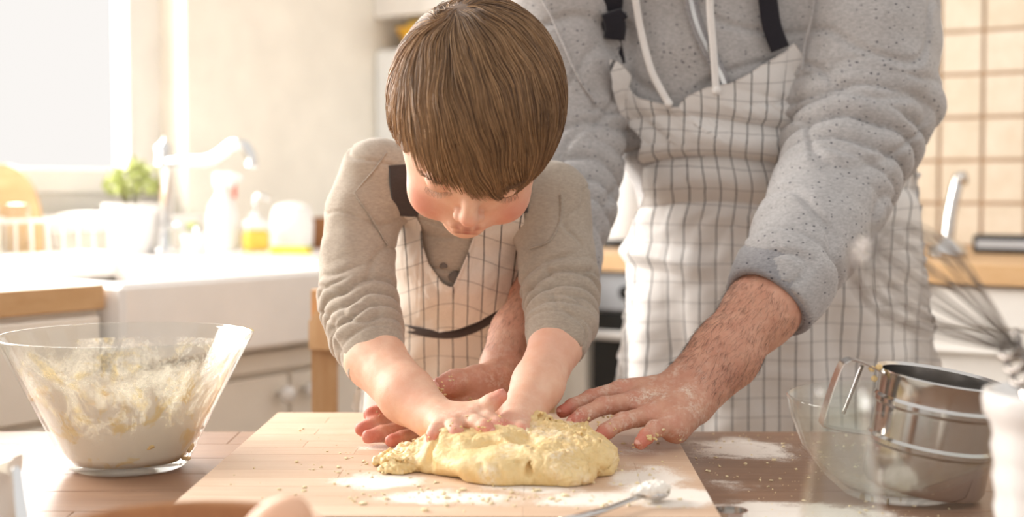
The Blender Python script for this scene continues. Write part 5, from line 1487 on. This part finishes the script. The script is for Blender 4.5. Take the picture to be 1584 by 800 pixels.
disp += in2 * zone(S2, (0, 0), (.08, .0), (.11, .9), (L2 - .045, 1), (L2 - .03, .15), (L2, 0)) * (folds(S2, rv2, .019, 15., 1.0, .5) - .78) * .0090
disp -= in1 * np.exp(-((S1 - (L1 - .026)) / .0016) ** 2) * .0016 + in2 * np.exp(-((S2 - (L2 - .024)) / .0016) ** 2) * .0016
Vj = Vj + N * disp[:, None]; Vj = relax(Vj, Qj, 1, .3)
jr_ = mesh_obj('jersey', Vj, Qj, M['tee'], child)
# armhole seams
for pix in ([(598, 236), (580, 262), (560, 285), (548, 300)], [(548, 298), (570, 330), (590, 362), (600, 380)], [(868, 300), (866, 340), (850, 372), (818, 385)]):
    pt = path_on(PJ, pix, .0012, tmin=1.2); MB().tube(pt, .0013, 8).obj('seam', M['rib'], child, smooth=True, local=False)
# screen print on the chest (small dark marks)
pt = path_on(jt, [(694, 431), (702, 429), (710, 430), (718, 434)], .0022, 14); MB().tube(pt, .0075 * np.sin(np.linspace(.35, 2.8, 14)), 12, .12, up=(0, 1, 0)).obj('chest_print', M['ink'], child, smooth=True, local=False)
pt = path_on(jt, [(680, 414), (686, 411), (692, 413)], .0022, 10); MB().tube(pt, .0035 * np.sin(np.linspace(.35, 2.8, 10)), 10, .12, up=(0, 1, 0)).obj('chest_print', M['ink'], child, smooth=True, local=False)
# trousers, shoes
tr = [cap(P(690, 590, 1.90), P(690, 650, 1.92), .084, .082, .03, (1, .85, 1))]
for sx in (-1, 1): tr += [cap((-.09 + .04 * sx, 1.92, .74), (-.09 + .045 * sx, 1.96, .51), .050, .034, .02)]
Vx, Qx = surf(tr, .005, lambda p: fbm(p, 16, 2) * .002); mesh_obj('trousers', Vx, Qx, M['denim'], child)
for sx in (-1, 1):
    hx = -.09 + .047 * sx
    Vx, Qx = surf([cap((hx, 1.985, .478), (hx, 1.90, .474), .024, .019, .015), cap((hx, 1.97, .49), (hx, 1.965, .52), .026, .028, .01)], .003, clip=lambda p: .4565 - p[..., 2]); mesh_obj('shoe', Vx, Qx, M['shoe'], child)
# apron: bib then skirt
S, Tt = grid(210, 120)
yt = cur(S, [(0, 326), (.12, 329), (.22, 336), (.25, 350), (.27, 380), (.32, 408), (.44, 438), (.50, 444), (.53, 443), (.57, 420), (.60, 396), (.65, 362), (.77, 346), (.97, 326), (1, 330)])
yw = cur(S, [(0, 494), (.25, 508), (.45, 514), (.6, 510), (.8, 496), (1, 470)])
Y = yt + (yw - yt) * Tt
X = cur(Y, [(300, 598), (420, 596), (520, 604)]) * (1 - S) + cur(Y, [(300, 808), (340, 811), (400, 806), (450, 792), (520, 772)]) * S
prA = jt
rip = .0025 * np.sin(S * 9 + Y / 60) * (1 - Tt) + .005 * np.exp(-((Y - yt) / 14) ** 2) * np.clip(1 - np.abs(S - .45) * 3, 0, 1) + .006 * np.sin(Y / 15 + S * 6) * np.clip((Y - 400) / 60, 0, 1) * .5 + .003 * fbm(np.stack([S * 3, Y / 70, S * 0], -1), 1.3, 3)
Uq = np.stack([(X - 700) * 1.75 / F * (1 + .0) + .010 * np.sign(S - .5) * (np.abs(S - .5) * 2) ** 2 * (Y - 420) / 80, -Y * 1.78 / F + .010 * np.cos(S * 6)], -1)
ap1, pA, nA_ = drape('apron_bib', prA, X, Y, .0045, Uq, M['apron_child'], child, rip, tmin=1.4, sight=True)
S, Tt = grid(150, 90)
yw2 = cur(S, [(0, 494), (.12, 500), (.3, 512), (.5, 520), (.65, 516), (.85, 498), (1, 476)])
Y = yw2 + (700 - yw2) * Tt
X = cur(Y, [(480, 604), (540, 585), (580, 552), (700, 540)]) * (1 - S) + cur(Y, [(470, 775), (520, 795), (600, 812), (700, 822)]) * S
sk_ = [cap(P(700, 470, 1.86), P(690, 760, 1.90), .088, .125, .04, (1, .72, 1))]
rip = .004 * np.sin(S * 24 + 1.5 * np.sin(Tt * 4)) * np.clip(Tt * 3, 0, 1) * (.4 + .6 * np.sin(S * 5) ** 2)
Uq = np.stack([(X - 700) * 1.78 / F * (1.08 - .08 * Tt), -Y * 1.78 / F + .006 * np.cos(S * 6)], -1)
drape('apron_skirt', jt + sk_, X, Y, .0045, Uq, M['apron_child'], child, rip, tmin=1.5)
# waist tie and straps
pt = path_on(jt, [(603, 497), (640, 511), (690, 518), (730, 510), (775, 484)], .0075, 40, tmin=1.4); MB().tube(pt, .0052, 10, .3, up=(0, 1, 0)).obj('waist_tie', M['ribbon_brown'], child, smooth=True, local=False)
pt = path_on(PJ, [(622, 255), (624, 285), (627, 310), (626, 334)], .004, 30, tmin=1.4); MB().tube(pt, .016, 10, .10, up=(0, 1, 0)).obj('neck_strap', M['ribbon_brown'], child, smooth=True, local=False)
pt = path_on(PJ, [(800, 262), (800, 290), (798, 328)], .004, 30, tmin=1.4); MB().tube(pt, .014, 10, .10, up=(0, 1, 0)).obj('neck_strap', M['ribbon_brown'], child, smooth=True, local=False)
# dough bits stuck on the fingers
def bits(prims, spots, parent, name='dough_bits'):
    q = np.random.default_rng(8); allV = []; allQ = []; o_ = 0
    for (x, y, s) in spots:
        for k in range(4):
            px_ = np.array([x + q.normal() * s * 1.4]); py_ = np.array([y + q.normal() * s]); p_, _, _, bd_ = march(prims, px_, py_, 1.2, 1.8)
            if bd_[0] > .004: continue
            r = s * .0003 * q.uniform(.5, 1.1)
            Vx, Qx = surf([ell(p_[0], (r * 1.3, r, r * .8), .001), ell(p_[0] + q.normal(size=3) * r * .8, (r * .8, r * .9, r * .6), .001)], max(.0005, r * .3), lambda p: noise(p, 500) * r * .5)
            allV.append(Vx); allQ.append(Qx + o_); o_ += len(Vx)
    if allV: setp(mesh_obj(name, np.concatenate(allV), np.concatenate(allQ), M['dough'], parent), kind='stuff')
bits([p_ for p_ in PA if True][-60:], [(897, 660, 5), (925, 652, 4), (940, 645, 4), (950, 664, 3), (1010, 678, 6), (1022, 670, 5), (985, 690, 3), (1050, 680, 3), (893, 634, 2), (675, 590, 4), (685, 603, 5), (730, 617, 3), (700, 584, 4), (590, 640, 3)], adult)
bits(PCc[-50:], [(668, 678, 4), (704, 664, 4), (760, 652, 4), (775, 650, 3), (720, 648, 3), (745, 662, 4), (805, 672, 3)], child)
print('done')
